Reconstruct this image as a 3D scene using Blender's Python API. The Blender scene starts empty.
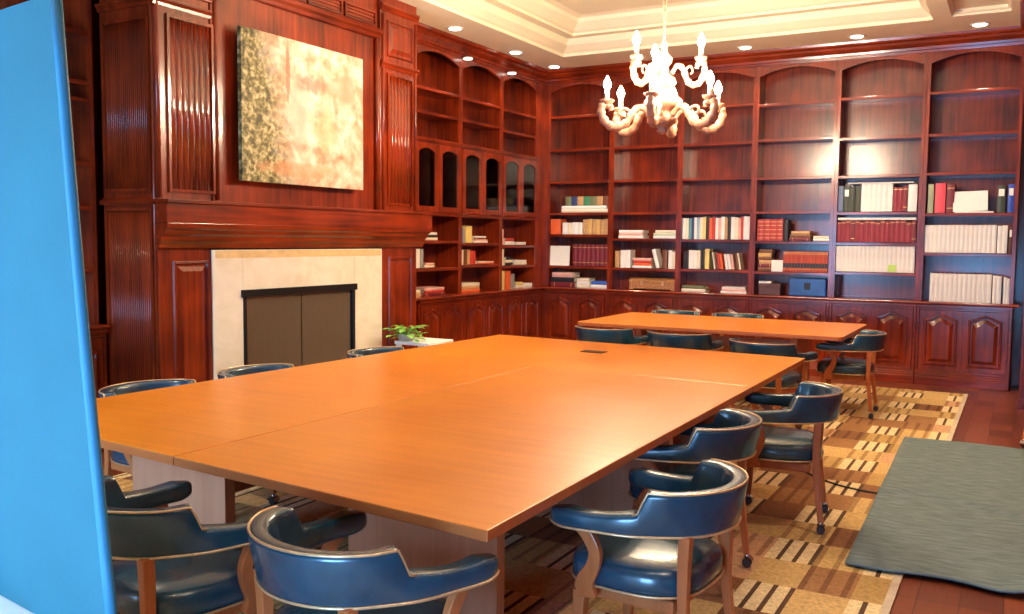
import bpy, bmesh, math, random
from mathutils import Vector, Matrix
random.seed(7)
SC = bpy.context.scene
COL = SC.collection
PI = math.pi

# ------------------------------------------------------------------ helpers
def tag(o, label=None, cat=None, group=None, kind=None):
    if label: o['label'] = label
    if cat: o['category'] = cat
    if group: o['group'] = group
    if kind: o['kind'] = kind
    return o

def empty(name, loc=(0, 0, 0), rz=0.0, label=None, cat=None, group=None):
    o = bpy.data.objects.new(name, None)
    o.empty_display_size = 0.1
    o.location = loc
    o.rotation_euler = (0, 0, rz)
    COL.objects.link(o)
    return tag(o, label, cat, group)

def obj(name, bm, mats, parent=None, smooth=False, bevel=0.0, seg=2, loc=None, rot=None):
    me = bpy.data.meshes.new(name)
    bmesh.ops.recalc_face_normals(bm, faces=bm.faces[:])
    bm.to_mesh(me)
    bm.free()
    if not isinstance(mats, (list, tuple)): mats = [mats]
    for m in mats: me.materials.append(m)
    if smooth:
        me.shade_smooth()
    o = bpy.data.objects.new(name, me)
    COL.objects.link(o)
    if parent is not None: o.parent = parent
    if loc: o.location = loc
    if rot: o.rotation_euler = rot
    if bevel > 0:
        md = o.modifiers.new('bevel', 'BEVEL')
        md.width = bevel; md.segments = seg; md.limit_method = 'ANGLE'; md.angle_limit = math.radians(40)
        if not smooth:
            md.harden_normals = False
    return o

def children(o): return [c for c in bpy.data.objects if c.parent == o]

def copy_tree(o, parent=None):
    c = o.copy(); COL.objects.link(c)
    c.parent = parent
    for ch in children_map.get(o.name, []):
        copy_tree(ch, c)
    return c
children_map = {}
def remember(root):
    def walk(o):
        ks = [c for c in COL.objects if c.parent == o]
        children_map[o.name] = ks
        for k in ks: walk(k)
    walk(root)

def bx(bm, x0, x1, y0, y1, z0, z1, mi=0, M=None):
    if x0 > x1: x0, x1 = x1, x0
    if y0 > y1: y0, y1 = y1, y0
    if z0 > z1: z0, z1 = z1, z0
    P = [(x0,y0,z0),(x1,y0,z0),(x1,y1,z0),(x0,y1,z0),(x0,y0,z1),(x1,y0,z1),(x1,y1,z1),(x0,y1,z1)]
    vs = [bm.verts.new((M @ Vector(p)) if M else p) for p in P]
    for f in ((0,3,2,1),(4,5,6,7),(0,1,5,4),(1,2,6,5),(2,3,7,6),(3,0,4,7)):
        fc = bm.faces.new([vs[i] for i in f]); fc.material_index = mi
    return vs

def prism(bm, pts, y0, y1, mi=0, axis='y'):
    """closed outline pts (u, z) extruded along y (or x)"""
    def P(u, z, t): return (u, t, z) if axis == 'y' else (t, u, z) if axis == 'x' else (u, z, t)
    a = [bm.verts.new(P(u, z, y0)) for u, z in pts]
    b = [bm.verts.new(P(u, z, y1)) for u, z in pts]
    n = len(pts)
    f = bm.faces.new(a); f.material_index = mi
    f = bm.faces.new(b[::-1]); f.material_index = mi
    for i in range(n):
        f = bm.faces.new((a[i], b[i], b[(i+1) % n], a[(i+1) % n])); f.material_index = mi

def sweep(bm, path, prof, mi=0, closed=False, up=Vector((0, 0, 1)), cap=True):
    """prof: list of rings (or one ring) of (side, up) offsets around each path point"""
    n = len(path); path = [Vector(p) for p in path]
    rings = []
    for i in range(n):
        if closed: t = path[(i+1) % n] - path[(i-1) % n]
        else: t = path[min(i+1, n-1)] - path[max(i-1, 0)]
        t.normalize()
        s = t.cross(up)
        if s.length < 1e-4: s = Vector((1, 0, 0))
        s.normalize(); u = s.cross(t).normalized()
        pr = prof[i] if isinstance(prof[0][0], (tuple, list)) else prof
        rings.append([bm.verts.new(path[i] + s*a + u*b) for a, b in pr])
    m = len(rings[0])
    rng = range(n if closed else n-1)
    for i in rng:
        A, B = rings[i], rings[(i+1) % n]
        for j in range(m):
            f = bm.faces.new((A[j], A[(j+1) % m], B[(j+1) % m], B[j])); f.material_index = mi; f.smooth = True
    if cap and not closed:
        f = bm.faces.new(rings[0][::-1]); f.material_index = mi
        f = bm.faces.new(rings[-1]); f.material_index = mi
    return rings

def circ(r, k=8): return [(r*math.cos(2*PI*i/k), r*math.sin(2*PI*i/k)) for i in range(k)]
def tube(bm, path, r, k=8, mi=0, closed=False, up=Vector((0, 0, 1))):
    if isinstance(r, (int, float)): pr = circ(r, k)
    else: pr = [circ(q, k) for q in r]
    sweep(bm, path, pr, mi, closed, up)

def lathe(bm, prof, c=(0, 0, 0), k=24, mi=0, sx=1.0, lobes=0, amp=0.0):
    rings = []
    for r, z in prof:
        ring = []
        for i in range(k):
            a = 2*PI*i/k
            rr = r*(1+amp*math.cos(lobes*a)) if lobes else r
            ring.append(bm.verts.new((c[0]+rr*sx*math.cos(a), c[1]+rr*math.sin(a), c[2]+z)))
        rings.append(ring)
    for A, B in zip(rings, rings[1:]):
        for j in range(k):
            f = bm.faces.new((A[j], A[(j+1) % k], B[(j+1) % k], B[j])); f.material_index = mi; f.smooth = True
    f = bm.faces.new(rings[0][::-1]); f.material_index = mi
    f = bm.faces.new(rings[-1]); f.material_index = mi

def smooth_path(pts, n=8):
    """Catmull-Rom through pts"""
    P = [Vector(p) for p in pts]; out = []
    for i in range(len(P)-1):
        p0 = P[max(i-1, 0)]; p1 = P[i]; p2 = P[i+1]; p3 = P[min(i+2, len(P)-1)]
        for k in range(n):
            t = k/n
            out.append(0.5*((2*p1)+(-p0+p2)*t+(2*p0-5*p1+4*p2-p3)*t*t+(-p0+3*p1-3*p2+p3)*t**3))
    out.append(P[-1]); return out

# ------------------------------------------------------------------ materials
def newmat(name):
    m = bpy.data.materials.new(name); m.use_nodes = True
    nt = m.node_tree; b = nt.nodes['Principled BSDF']
    return m, nt, b
def N(nt, t, **kw):
    n = nt.nodes.new(t)
    for k, v in kw.items(): setattr(n, k, v)
    return n
def plain(name, col, rough=0.5, metal=0.0, coat=0.0, var=0.12, scale=14.0, spec=0.5, bump=0.0):
    m, nt, b = newmat(name)
    b.inputs['Roughness'].default_value = rough
    b.inputs['Metallic'].default_value = metal
    b.inputs['Coat Weight'].default_value = coat
    b.inputs['Specular IOR Level'].default_value = spec
    tc = N(nt, 'ShaderNodeTexCoord'); nz = N(nt, 'ShaderNodeTexNoise')
    nz.inputs['Scale'].default_value = scale; nz.inputs['Detail'].default_value = 4
    nt.links.new(tc.outputs['Object'], nz.inputs['Vector'])
    r = N(nt, 'ShaderNodeValToRGB')
    r.color_ramp.elements[0].position = 0.3; r.color_ramp.elements[1].position = 0.7
    r.color_ramp.elements[0].color = [c*(1-var) for c in col]+[1]
    r.color_ramp.elements[1].color = [min(1, c*(1+var)) for c in col]+[1]
    nt.links.new(nz.outputs['Fac'], r.inputs['Fac']); nt.links.new(r.outputs['Color'], b.inputs['Base Color'])
    if bump > 0:
        bp = N(nt, 'ShaderNodeBump'); bp.inputs['Strength'].default_value = bump; bp.inputs['Distance'].default_value = 0.01
        nt.links.new(nz.outputs['Fac'], bp.inputs['Height']); nt.links.new(bp.outputs['Normal'], b.inputs['Normal'])
    return m
def wood(name, dark, light, rough=0.3, coat=0.4, axis='z', fine=26.0, coatr=0.12):
    m, nt, b = newmat(name)
    tc = N(nt, 'ShaderNodeTexCoord'); mp = N(nt, 'ShaderNodeMapping')
    s = {'x': (1.2, fine, fine), 'y': (fine, 1.2, fine), 'z': (fine, fine, 1.2)}[axis]
    mp.inputs['Scale'].default_value = s
    nz = N(nt, 'ShaderNodeTexNoise'); nz.inputs['Scale'].default_value = 1.0
    nz.inputs['Detail'].default_value = 6; nz.inputs['Distortion'].default_value = 0.6
    n2 = N(nt, 'ShaderNodeTexNoise'); n2.inputs['Scale'].default_value = 2.2; n2.inputs['Detail'].default_value = 2
    mix = N(nt, 'ShaderNodeMath', operation='ADD'); mul = N(nt, 'ShaderNodeMath', operation='MULTIPLY'); mul.inputs[1].default_value = 0.5
    nt.links.new(tc.outputs['Object'], mp.inputs['Vector']); nt.links.new(mp.outputs['Vector'], nz.inputs['Vector'])
    nt.links.new(tc.outputs['Object'], n2.inputs['Vector'])
    nt.links.new(nz.outputs['Fac'], mix.inputs[0]); nt.links.new(n2.outputs['Fac'], mix.inputs[1]); nt.links.new(mix.outputs[0], mul.inputs[0])
    r = N(nt, 'ShaderNodeValToRGB')
    r.color_ramp.elements[0].position = 0.36; r.color_ramp.elements[1].position = 0.64
    r.color_ramp.elements[0].color = list(dark)+[1]; r.color_ramp.elements[1].color = list(light)+[1]
    nt.links.new(mul.outputs[0], r.inputs['Fac']); nt.links.new(r.outputs['Color'], b.inputs['Base Color'])
    b.inputs['Roughness'].default_value = rough; b.inputs['Coat Weight'].default_value = coat; b.inputs['Coat Roughness'].default_value = coatr; b.inputs['Specular IOR Level'].default_value = 0.25
    return m
def emis(name, col, s):
    m, nt, b = newmat(name)
    b.inputs['Base Color'].default_value = (*col, 1)
    b.inputs['Emission Color'].default_value = (*col, 1); b.inputs['Emission Strength'].default_value = s
    return m

CH_D, CH_L = (0.070, 0.0055, 0.0014), (0.29, 0.031, 0.0045)
W = wood('cherry_wood', CH_D, CH_L, 0.34, 0.55, coatr=.16)
WX = wood('cherry_wood_across', CH_D, CH_L, 0.32, 0.6, 'x', coatr=.14)
WT = wood('tabletop_maple', (0.68, 0.195, 0.008), (0.82, 0.27, 0.014), 0.38, 0.6, 'x', 30, 0.34)
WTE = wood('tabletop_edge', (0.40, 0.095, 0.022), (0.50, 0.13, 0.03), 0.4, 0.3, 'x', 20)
WP = wood('pedestal_maple', (0.46, 0.18, 0.09), (0.60, 0.26, 0.14), 0.35, 0.2, 'z', 20)
WC = wood('chair_beech', (0.44, 0.115, 0.032), (0.58, 0.18, 0.055), 0.38, 0.2, 'z', 24)
LEA = plain('blue_grey_leather', (0.009, 0.055, 0.088), 0.27, coat=0.3, var=0.25, scale=9, spec=0.7, bump=0.05)
NAIL = plain('gilt_nailheads', (0.75, 0.50, 0.26), 0.3, metal=0.6, var=0.15, scale=60)
CASTER = plain('black_caster', (0.03, 0.03, 0.032), 0.3)
CHROME = plain('caster_chrome', (0.7, 0.7, 0.7), 0.2, metal=1.0)
CEIL = plain('cream_ceiling_paint', (0.84, 0.76, 0.56), 0.6, var=0.03, scale=3)
WHITEC = plain('white_cloth', (0.85, 0.84, 0.82), 0.7, var=0.03)
BOARD = plain('blue_board_fabric', (0.010, 0.105, 0.125), 0.75, var=0.06, scale=5)
BOARDE = plain('blue_board_edge', (0.02, 0.16, 0.26), 0.6, var=0.05)
BLACKM = plain('black_metal', (0.012, 0.012, 0.014), 0.35, metal=0.4)
RUBBER = plain('black_rubber', (0.01, 0.01, 0.01), 0.5)
CHAND = plain('antiqued_carved_wood', (0.36, 0.16, 0.095), 0.45, var=0.25, scale=40, bump=0.3)
IVORY = plain('ivory_candle_sleeve', (0.85, 0.78, 0.62), 0.4, var=0.03)
BULB = emis('candle_bulb_glow', (1.0, 0.80, 0.55), 720.0)
WB = wood('cherry_back_boards', CH_D, CH_L, 0.34, 0.7, coatr=.18)
WF = wood('cherry_fluting', CH_D, CH_L, 0.25, 1.0, coatr=.12)
DISC2 = emis('puck_light_glow', (1.0, 0.93, 0.80), 4.0)
DISC = emis('downlight_glow', (1.0, 0.93, 0.80), 14.0)
TRIMW = plain('white_light_trim', (0.85, 0.82, 0.76), 0.4, var=0.02)
def marble():
    m, nt, b = newmat('cream_marble')
    tc = N(nt, 'ShaderNodeTexCoord'); nz = N(nt, 'ShaderNodeTexNoise'); nz.inputs['Scale'].default_value = 3.5
    nz.inputs['Detail'].default_value = 8; nz.inputs['Distortion'].default_value = 1.6
    nt.links.new(tc.outputs['Object'], nz.inputs['Vector'])
    r = N(nt, 'ShaderNodeValToRGB'); e = r.color_ramp.elements
    e[0].position = 0.35; e[0].color = (0.74, 0.66, 0.50, 1); e[1].position = 0.6; e[1].color = (0.82, 0.75, 0.61, 1)
    nt.links.new(nz.outputs['Fac'], r.inputs['Fac']); nt.links.new(r.outputs['Color'], b.inputs['Base Color'])
    b.inputs['Roughness'].default_value = 0.3
    return m
MARB = marble()
def math_n(nt, op, a, b_=None, c=None):
    n = N(nt, 'ShaderNodeMath', operation=op)
    for i, v in enumerate((a, b_, c)):
        if v is None: continue
        if isinstance(v, (int, float)): n.inputs[i].default_value = v
        else: nt.links.new(v, n.inputs[i])
    return n.outputs[0]
def rug_material():
    m, nt, b = newmat('patchwork_stripe_carpet')
    tc = N(nt, 'ShaderNodeTexCoord'); sp = N(nt, 'ShaderNodeSeparateXYZ')
    nzv = N(nt, 'ShaderNodeTexNoise'); nzv.inputs['Scale'].default_value = 60
    nt.links.new(tc.outputs['Object'], sp.inputs[0]); nt.links.new(tc.outputs['Object'], nzv.inputs['Vector'])
    X, Y = sp.outputs['X'], sp.outputs['Y']
    u = math_n(nt, 'DIVIDE', math_n(nt, 'SUBTRACT', X, 4.585), 0.225)
    v = math_n(nt, 'DIVIDE', math_n(nt, 'ADD', Y, 7.11), 0.332)
    cu, cv = math_n(nt, 'FLOOR', u), math_n(nt, 'FLOOR', v)
    fu, fv = math_n(nt, 'SUBTRACT', u, cu), math_n(nt, 'SUBTRACT', v, cv)
    comb = N(nt, 'ShaderNodeCombineXYZ'); nt.links.new(cu, comb.inputs[0]); nt.links.new(cv, comb.inputs[1])
    wn = N(nt, 'ShaderNodeTexWhiteNoise', noise_dimensions='3D'); nt.links.new(comb.outputs[0], wn.inputs['Vector'])
    # blocks alternate: even column and even row -> pale stripes
    eu = math_n(nt, 'LESS_THAN', math_n(nt, 'ABSOLUTE', math_n(nt, 'MODULO', math_n(nt, 'ADD', cu, 200.0), 2.0)), 0.5)
    ev = math_n(nt, 'LESS_THAN', math_n(nt, 'ABSOLUTE', math_n(nt, 'MODULO', math_n(nt, 'ADD', cv, 200.0), 2.0)), 0.5)
    block = math_n(nt, 'MULTIPLY', eu, ev)
    s3 = math_n(nt, 'FRACT', math_n(nt, 'MULTIPLY', fu, 3.0))
    stripe = math_n(nt, 'LESS_THAN', s3, 0.72)
    pale = N(nt, 'ShaderNodeMix', data_type='RGBA'); pale.inputs['A'].default_value = (0.10, 0.045, 0.018, 1); pale.inputs['B'].default_value = (0.80, 0.62, 0.33, 1)
    nt.links.new(stripe, pale.inputs['Factor'])
    ramp = N(nt, 'ShaderNodeValToRGB'); ramp.color_ramp.interpolation = 'CONSTANT'
    cols = [(0.0, (0.58, 0.37, 0.13)), (0.22, (0.26, 0.11, 0.04)), (0.36, (0.62, 0.40, 0.15)), (0.62, (0.36, 0.17, 0.06)), (0.76, (0.62, 0.35, 0.18)), (0.9, (0.50, 0.31, 0.10))]
    el = ramp.color_ramp.elements
    el[0].position = 0; el[0].color = (*cols[0][1], 1); el[1].position = cols[1][0]; el[1].color = (*cols[1][1], 1)
    for p, c in cols[2:]:
        e = el.new(p); e.color = (*c, 1)
    nt.links.new(wn.outputs['Value'], ramp.inputs['Fac'])
    # thin darker / lighter stripes inside the plain blocks
    s2 = math_n(nt, 'LESS_THAN', math_n(nt, 'FRACT', math_n(nt, 'MULTIPLY', fu, 2.5)), 0.3)
    dk = N(nt, 'ShaderNodeMix', data_type='RGBA', blend_type='MULTIPLY'); dk.inputs['B'].default_value = (0.62, 0.55, 0.5, 1)
    wn2 = N(nt, 'ShaderNodeTexWhiteNoise', noise_dimensions='4D'); nt.links.new(comb.outputs[0], wn2.inputs['Vector']); wn2.inputs['W'].default_value = 3.3
    nt.links.new(math_n(nt, 'MULTIPLY', s2, math_n(nt, 'GREATER_THAN', wn2.outputs['Value'], 0.45)), dk.inputs['Factor'])
    nt.links.new(ramp.outputs['Color'], dk.inputs['A'])
    fin = N(nt, 'ShaderNodeMix', data_type='RGBA'); nt.links.new(block, fin.inputs['Factor'])
    nt.links.new(dk.outputs['Result'], fin.inputs['A']); nt.links.new(pale.outputs['Result'], fin.inputs['B'])
    bw = N(nt, 'ShaderNodeMix', data_type='RGBA', blend_type='MULTIPLY'); bw.inputs['Factor'].default_value = 0.7
    nt.links.new(fin.outputs['Result'], bw.inputs['A']); nt.links.new(nzv.outputs['Fac'], bw.inputs['B'])
    g = N(nt, 'ShaderNodeMix', data_type='RGBA', blend_type='MULTIPLY'); g.inputs['Factor'].default_value = 1; g.inputs['B'].default_value = (1.5, 1.5, 1.5, 1)
    nt.links.new(bw.outputs['Result'], g.inputs['A'])
    nt.links.new(g.outputs['Result'], b.inputs['Base Color']); b.inputs['Roughness'].default_value = 0.95
    bp = N(nt, 'ShaderNodeBump'); bp.inputs['Strength'].default_value = 0.4; bp.inputs['Distance'].default_value = 0.004
    nt.links.new(nzv.outputs['Fac'], bp.inputs['Height']); nt.links.new(bp.outputs['Normal'], b.inputs['Normal'])
    return m
RUG = rug_material()
def parquet():
    m, nt, b = newmat('red_brown_parquet')
    tc = N(nt, 'ShaderNodeTexCoord'); br = N(nt, 'ShaderNodeTexBrick')
    br.offset = 0.0; br.squash = 1.0
    br.inputs['Scale'].default_value = 1.0; br.inputs['Brick Width'].default_value = 0.165; br.inputs['Row Height'].default_value = 0.3
    br.inputs['Mortar Size'].default_value = 0.002; br.inputs['Bias'].default_value = 0.0
    br.inputs['Color1'].default_value = (0.16, 0.032, 0.012, 1); br.inputs['Color2'].default_value = (0.36, 0.085, 0.03, 1); br.inputs['Mortar'].default_value = (0.05, 0.012, 0.006, 1)
    mp = N(nt, 'ShaderNodeMapping'); mp.inputs['Scale'].default_value = (30, 3, 1)
    nz = N(nt, 'ShaderNodeTexNoise'); nz.inputs['Scale'].default_value = 2; nz.inputs['Detail'].default_value = 5
    mx = N(nt, 'ShaderNodeMix', data_type='RGBA', blend_type='MULTIPLY'); mx.inputs['Factor'].default_value = 0.55
    nt.links.new(tc.outputs['Object'], br.inputs['Vector']); nt.links.new(tc.outputs['Object'], mp.inputs['Vector']); nt.links.new(mp.outputs['Vector'], nz.inputs['Vector'])
    nt.links.new(br.outputs['Color'], mx.inputs['A']); nt.links.new(nz.outputs['Fac'], mx.inputs['B'])
    nt.links.new(mx.outputs['Result'], b.inputs['Base Color']); b.inputs['Roughness'].default_value = 0.35; b.inputs['Coat Weight'].default_value = 0.15
    return m
FLOOR = parquet()
def canvas_mat():
    m, nt, b = newmat('impressionist_canvas')
    tc = N(nt, 'ShaderNodeTexCoord'); sp = N(nt, 'ShaderNodeSeparateXYZ'); nt.links.new(tc.outputs['Object'], sp.inputs[0])
    def noise(s, d=5, dist=0.5, w=0.0):
        n = N(nt, 'ShaderNodeTexNoise', noise_dimensions='4D'); n.inputs['Scale'].default_value = s; n.inputs['Detail'].default_value = d
        n.inputs['Distortion'].default_value = dist; n.inputs['W'].default_value = w
        nt.links.new(tc.outputs['Object'], n.inputs['Vector']); return n.outputs['Fac']
    base = N(nt, 'ShaderNodeValToRGB'); e = base.color_ramp.elements
    e[0].position = 0.30; e[0].color = (0.40, 0.20, 0.10, 1); e[1].position = 0.52; e[1].color = (0.66, 0.50, 0.37, 1)
    x = e.new(0.64); x.color = (0.78, 0.70, 0.60, 1); x = e.new(0.42); x.color = (0.58, 0.36, 0.24, 1)
    nt.links.new(noise(8, 5, .5), base.inputs['Fac'])
    green = N(nt, 'ShaderNodeValToRGB'); e = green.color_ramp.elements
    e[0].position = 0.36; e[0].color = (0.045, 0.04, 0.010, 1); e[1].position = 0.66; e[1].color = (0.60, 0.50, 0.26, 1)
    x = e.new(0.5); x.color = (0.20, 0.17, 0.045, 1)
    nt.links.new(noise(26, 3, .3, 2.0), green.inputs['Fac'])
    # foliage on the side away from the windows, running along x
    gx = math_n(nt, 'ADD', math_n(nt, 'MULTIPLY', sp.outputs['X'], -3.2), -1.25)
    gx = math_n(nt, 'ADD', gx, math_n(nt, 'MULTIPLY', noise(5, 4, 1, 5.0), 1.6))
    gx = math_n(nt, 'SUBTRACT', gx, math_n(nt, 'MULTIPLY', sp.outputs['Z'], 0.7))
    cl = N(nt, 'ShaderNodeClamp'); nt.links.new(gx, cl.inputs[0])
    m1 = N(nt, 'ShaderNodeMix', data_type='RGBA'); nt.links.new(cl.outputs[0], m1.inputs['Factor'])
    nt.links.new(base.outputs['Color'], m1.inputs['A']); nt.links.new(green.outputs['Color'], m1.inputs['B'])
    def blot(cx, cz, rx, rz, col, strength, prev, w):
        dx = math_n(nt, 'DIVIDE', math_n(nt, 'SUBTRACT', sp.outputs['X'], cx), rx)
        dz = math_n(nt, 'DIVIDE', math_n(nt, 'SUBTRACT', sp.outputs['Z'], cz), rz)
        d = math_n(nt, 'ADD', math_n(nt, 'MULTIPLY', dx, dx), math_n(nt, 'MULTIPLY', dz, dz))
        d = math_n(nt, 'ADD', d, math_n(nt, 'MULTIPLY', noise(9, 4, 1, w), 1.6))
        f = math_n(nt, 'SUBTRACT', 1.55, d); cl2 = N(nt, 'ShaderNodeClamp'); nt.links.new(math_n(nt, 'MULTIPLY', f, 2.2), cl2.inputs[0]); f = math_n(nt, 'MULTIPLY', cl2.outputs[0], strength)
        mm = N(nt, 'ShaderNodeMix', data_type='RGBA'); nt.links.new(f, mm.inputs['Factor'])
        nt.links.new(prev, mm.inputs['A']); mm.inputs['B'].default_value = (*col, 1)
        return mm.outputs['Result']
    c = m1.outputs['Result']
    c = blot(0.05, 0.25, 0.28, 0.10, (0.55, 0.14, 0.09), 0.75, c, 1)
    c = blot(0.45, 0.26, 0.30, 0.16, (0.28, 0.28, 0.18), 0.65, c, 2)
    c = blot(-0.1, 0.0, 0.16, 0.35, (0.45, 0.48, 0.40), 0.65, c, 3)
    c = blot(0.22, -0.12, 0.16, 0.26, (0.42, 0.42, 0.22), 0.6, c, 4)
    c = blot(0.12, -0.28, 0.08, 0.05, (0.30, 0.20, 0.10), 0.7, c, 6)
    c = blot(-0.1, -0.45, 0.55, 0.09, (0.62, 0.26, 0.10), 0.6, c, 7)
    c = blot(-0.22, 0.3, 0.03, 0.3, (0.40, 0.10, 0.05), 0.7, c, 8)
    dim = N(nt, 'ShaderNodeMix', data_type='RGBA', blend_type='MULTIPLY'); dim.inputs['Factor'].default_value = 1; dim.inputs['B'].default_value = (.86, .84, .84, 1)
    nt.links.new(c, dim.inputs['A']); nt.links.new(dim.outputs['Result'], b.inputs['Base Color']); b.inputs['Roughness'].default_value = 0.6
    return m
CANVAS = canvas_mat()
def mesh_screen():
    m, nt, b = newmat('bronze_mesh_screen')
    tc = N(nt, 'ShaderNodeTexCoord'); ck = N(nt, 'ShaderNodeTexChecker'); ck.inputs['Scale'].default_value = 160
    ck.inputs['Color1'].default_value = (0.10, 0.075, 0.05, 1); ck.inputs['Color2'].default_value = (0.24, 0.18, 0.12, 1)
    nt.links.new(tc.outputs['Object'], ck.inputs['Vector']); nt.links.new(ck.outputs['Color'], b.inputs['Base Color'])
    b.inputs['Roughness'].default_value = 0.4; b.inputs['Metallic'].default_value = 0.5
    return m
SCREEN = mesh_screen()
def mat_fabric():
    m, nt, b = newmat('grey_walk_off_mat')
    tc = N(nt, 'ShaderNodeTexCoord'); mp = N(nt, 'ShaderNodeMapping'); mp.inputs['Scale'].default_value = (3, 12, 1)
    nz = N(nt, 'ShaderNodeTexNoise'); nz.inputs['Scale'].default_value = 3; nz.inputs['Detail'].default_value = 8
    nt.links.new(tc.outputs['Object'], mp.inputs['Vector']); nt.links.new(mp.outputs['Vector'], nz.inputs['Vector'])
    r = N(nt, 'ShaderNodeValToRGB'); e = r.color_ramp.elements
    e[0].position = 0.3; e[0].color = (0.095, 0.135, 0.14, 1); e[1].position = 0.72; e[1].color = (0.18, 0.235, 0.24, 1)
    nt.links.new(nz.outputs['Fac'], r.inputs['Fac']); nt.links.new(r.outputs['Color'], b.inputs['Base Color'])
    b.inputs['Roughness'].default_value = 0.9
    return m
MATG = mat_fabric()
def glass():
    m = bpy.data.materials.new('cabinet_glass'); m.use_nodes = True; nt = m.node_tree
    nt.nodes.clear(); o = N(nt, 'ShaderNodeOutputMaterial'); mx = N(nt, 'ShaderNodeMixShader')
    t = N(nt, 'ShaderNodeBsdfTransparent'); g = N(nt, 'ShaderNodeBsdfGlossy'); g.inputs['Roughness'].default_value = 0.03
    fr = N(nt, 'ShaderNodeFresnel'); fr.inputs['IOR'].default_value = 1.45
    nt.links.new(fr.outputs[0], mx.inputs[0]); nt.links.new(t.outputs[0], mx.inputs[1]); nt.links.new(g.outputs[0], mx.inputs[2])
    nt.links.new(mx.outputs[0], o.inputs[0]); return m
GLASS = glass()
LEAF = plain('bright_green_leaf', (0.26, 0.58, 0.10), 0.5, var=0.35, scale=25)
POT = plain('grey_green_pot', (0.35, 0.38, 0.33), 0.4)

# ------------------------------------------------------------------ setting
def struct(name, bm, m, **kw):
    o = obj(name, bm, m, **kw); o['kind'] = 'structure'; return o
XR, YR = 6.35, -11.4
bm = bmesh.new(); bx(bm, -0.6, XR+.2, YR-.2, 0.6, -0.1, 0.0); struct('floor', bm, FLOOR)
bm = bmesh.new(); bx(bm, -0.62, -0.50, YR, 0.5, 0, 4.3); struct('wall_left', bm, W)
bm = bmesh.new(); bx(bm, -0.62, XR+.12, 0.38, 0.5, 0, 4.3); struct('wall_back', bm, W)
bm = bmesh.new(); bx(bm, XR, XR+.12, YR, 0.38, 0, 4.3); struct('wall_right', bm, W)
# rear wall with a wide window opening and an added low one
bm = bmesh.new()
wx0, wx1, wz0, wz1 = 1.2, 3.2, 0.5, 2.3
vx0, vx1, vz0, vz1 = 4.2, 5.3, .25, 1.25  # added low opening that lets fill light in
bx(bm, -.62, wx0, YR-.12, YR, 0, 4.3); bx(bm, wx1, vx0, YR-.12, YR, 0, 4.3); bx(bm, vx1, XR+.12, YR-.12, YR, 0, 4.3)
bx(bm, vx0, vx1, YR-.12, YR, 0, vz0); bx(bm, vx0, vx1, YR-.12, YR, vz1, 4.3)
bx(bm, wx0, wx1, YR-.12, YR, 0, wz0); bx(bm, wx0, wx1, YR-.12, YR, wz1, 4.3)
WALLP = plain('warm_cream_wall_paint', (0.62, 0.48, 0.32), 0.7, var=0.04)
struct('wall_rear', bm, WALLP)
bm = bmesh.new()
for i in range(4):
    x = wx0 + (wx1-wx0)*i/3; bx(bm, x-.04, x+.04, YR-.1, YR+.02, wz0, wz1)
for z in (wz0, (wz0+wz1)/2+.3, wz1): bx(bm, wx0-.04, wx1+.04, YR-.1, YR+.02, z-.035, z+.035)
struct('window_1', bm, TRIMW)
bm = bmesh.new()
for x in (vx0, (vx0+vx1)/2, vx1): bx(bm, x-.03, x+.03, YR-.1, YR+.02, vz0, vz1)
for z in (vz0, vz1): bx(bm, vx0-.03, vx1+.03, YR-.1, YR+.02, z-.03, z+.03)
struct('added_low_window', bm, TRIMW)  # added unseen frame around the low fill opening
# tray ceiling
def rect_ring(bm, x0, x1, y0, y1, z): return [bm.verts.new(p) for p in ((x0,y0,z),(x1,y0,z),(x1,y1,z),(x0,y1,z))]
def loft(bm, rings):
    for A, B in zip(rings, rings[1:]):
        for j in range(4): bm.faces.new((A[j], A[(j+1)%4], B[(j+1)%4], B[j]))
    bm.faces.new(rings[-1])
bm = bmesh.new()
def tray(x0, x1, y0, y1, steps):
    loft(bm, [rect_ring(bm, x0+i, x1-i, y0+i, y1-i, z) for i, z in steps])
T = (0.66, 4.74, -9.4, -0.78)
tray(*T, [(0, 3.74), (0, 3.775), (.03, 3.79), (.10, 3.85), (.12, 3.90), (.12, 3.92), (.24, 3.92), (.24, 3.95), (.27, 3.96), (.36, 4.04), (.38, 4.08), (.44, 4.10)])
C2 = (4.91, 5.42, -9.4, -0.83)
tray(*C2, [(0, 3.74), (0, 3.76), (.03, 3.775), (.03, 3.80)])
def quad(bm, x0, x1, y0, y1, z): bm.faces.new([bm.verts.new(p) for p in ((x0,y0,z),(x1,y0,z),(x1,y1,z),(x0,y1,z))])
z = 3.74
quad(bm, -.6, T[0], YR, .4, z); quad(bm, T[0], XR, T[3], .4, z); quad(bm, T[0], XR, YR, T[2], z)
quad(bm, T[1], C2[0], T[2], T[3], z); quad(bm, C2[1], XR, T[2], T[3], z); quad(bm, C2[0], C2[1], C2[3], T[3], z)
o = struct('ceiling', bm, CEIL)
bm = bmesh.new(); bx(bm, -.62, XR+.12, YR-.12, .5, 4.3, 4.4); struct('ceiling_slab', bm, CEIL)

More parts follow.
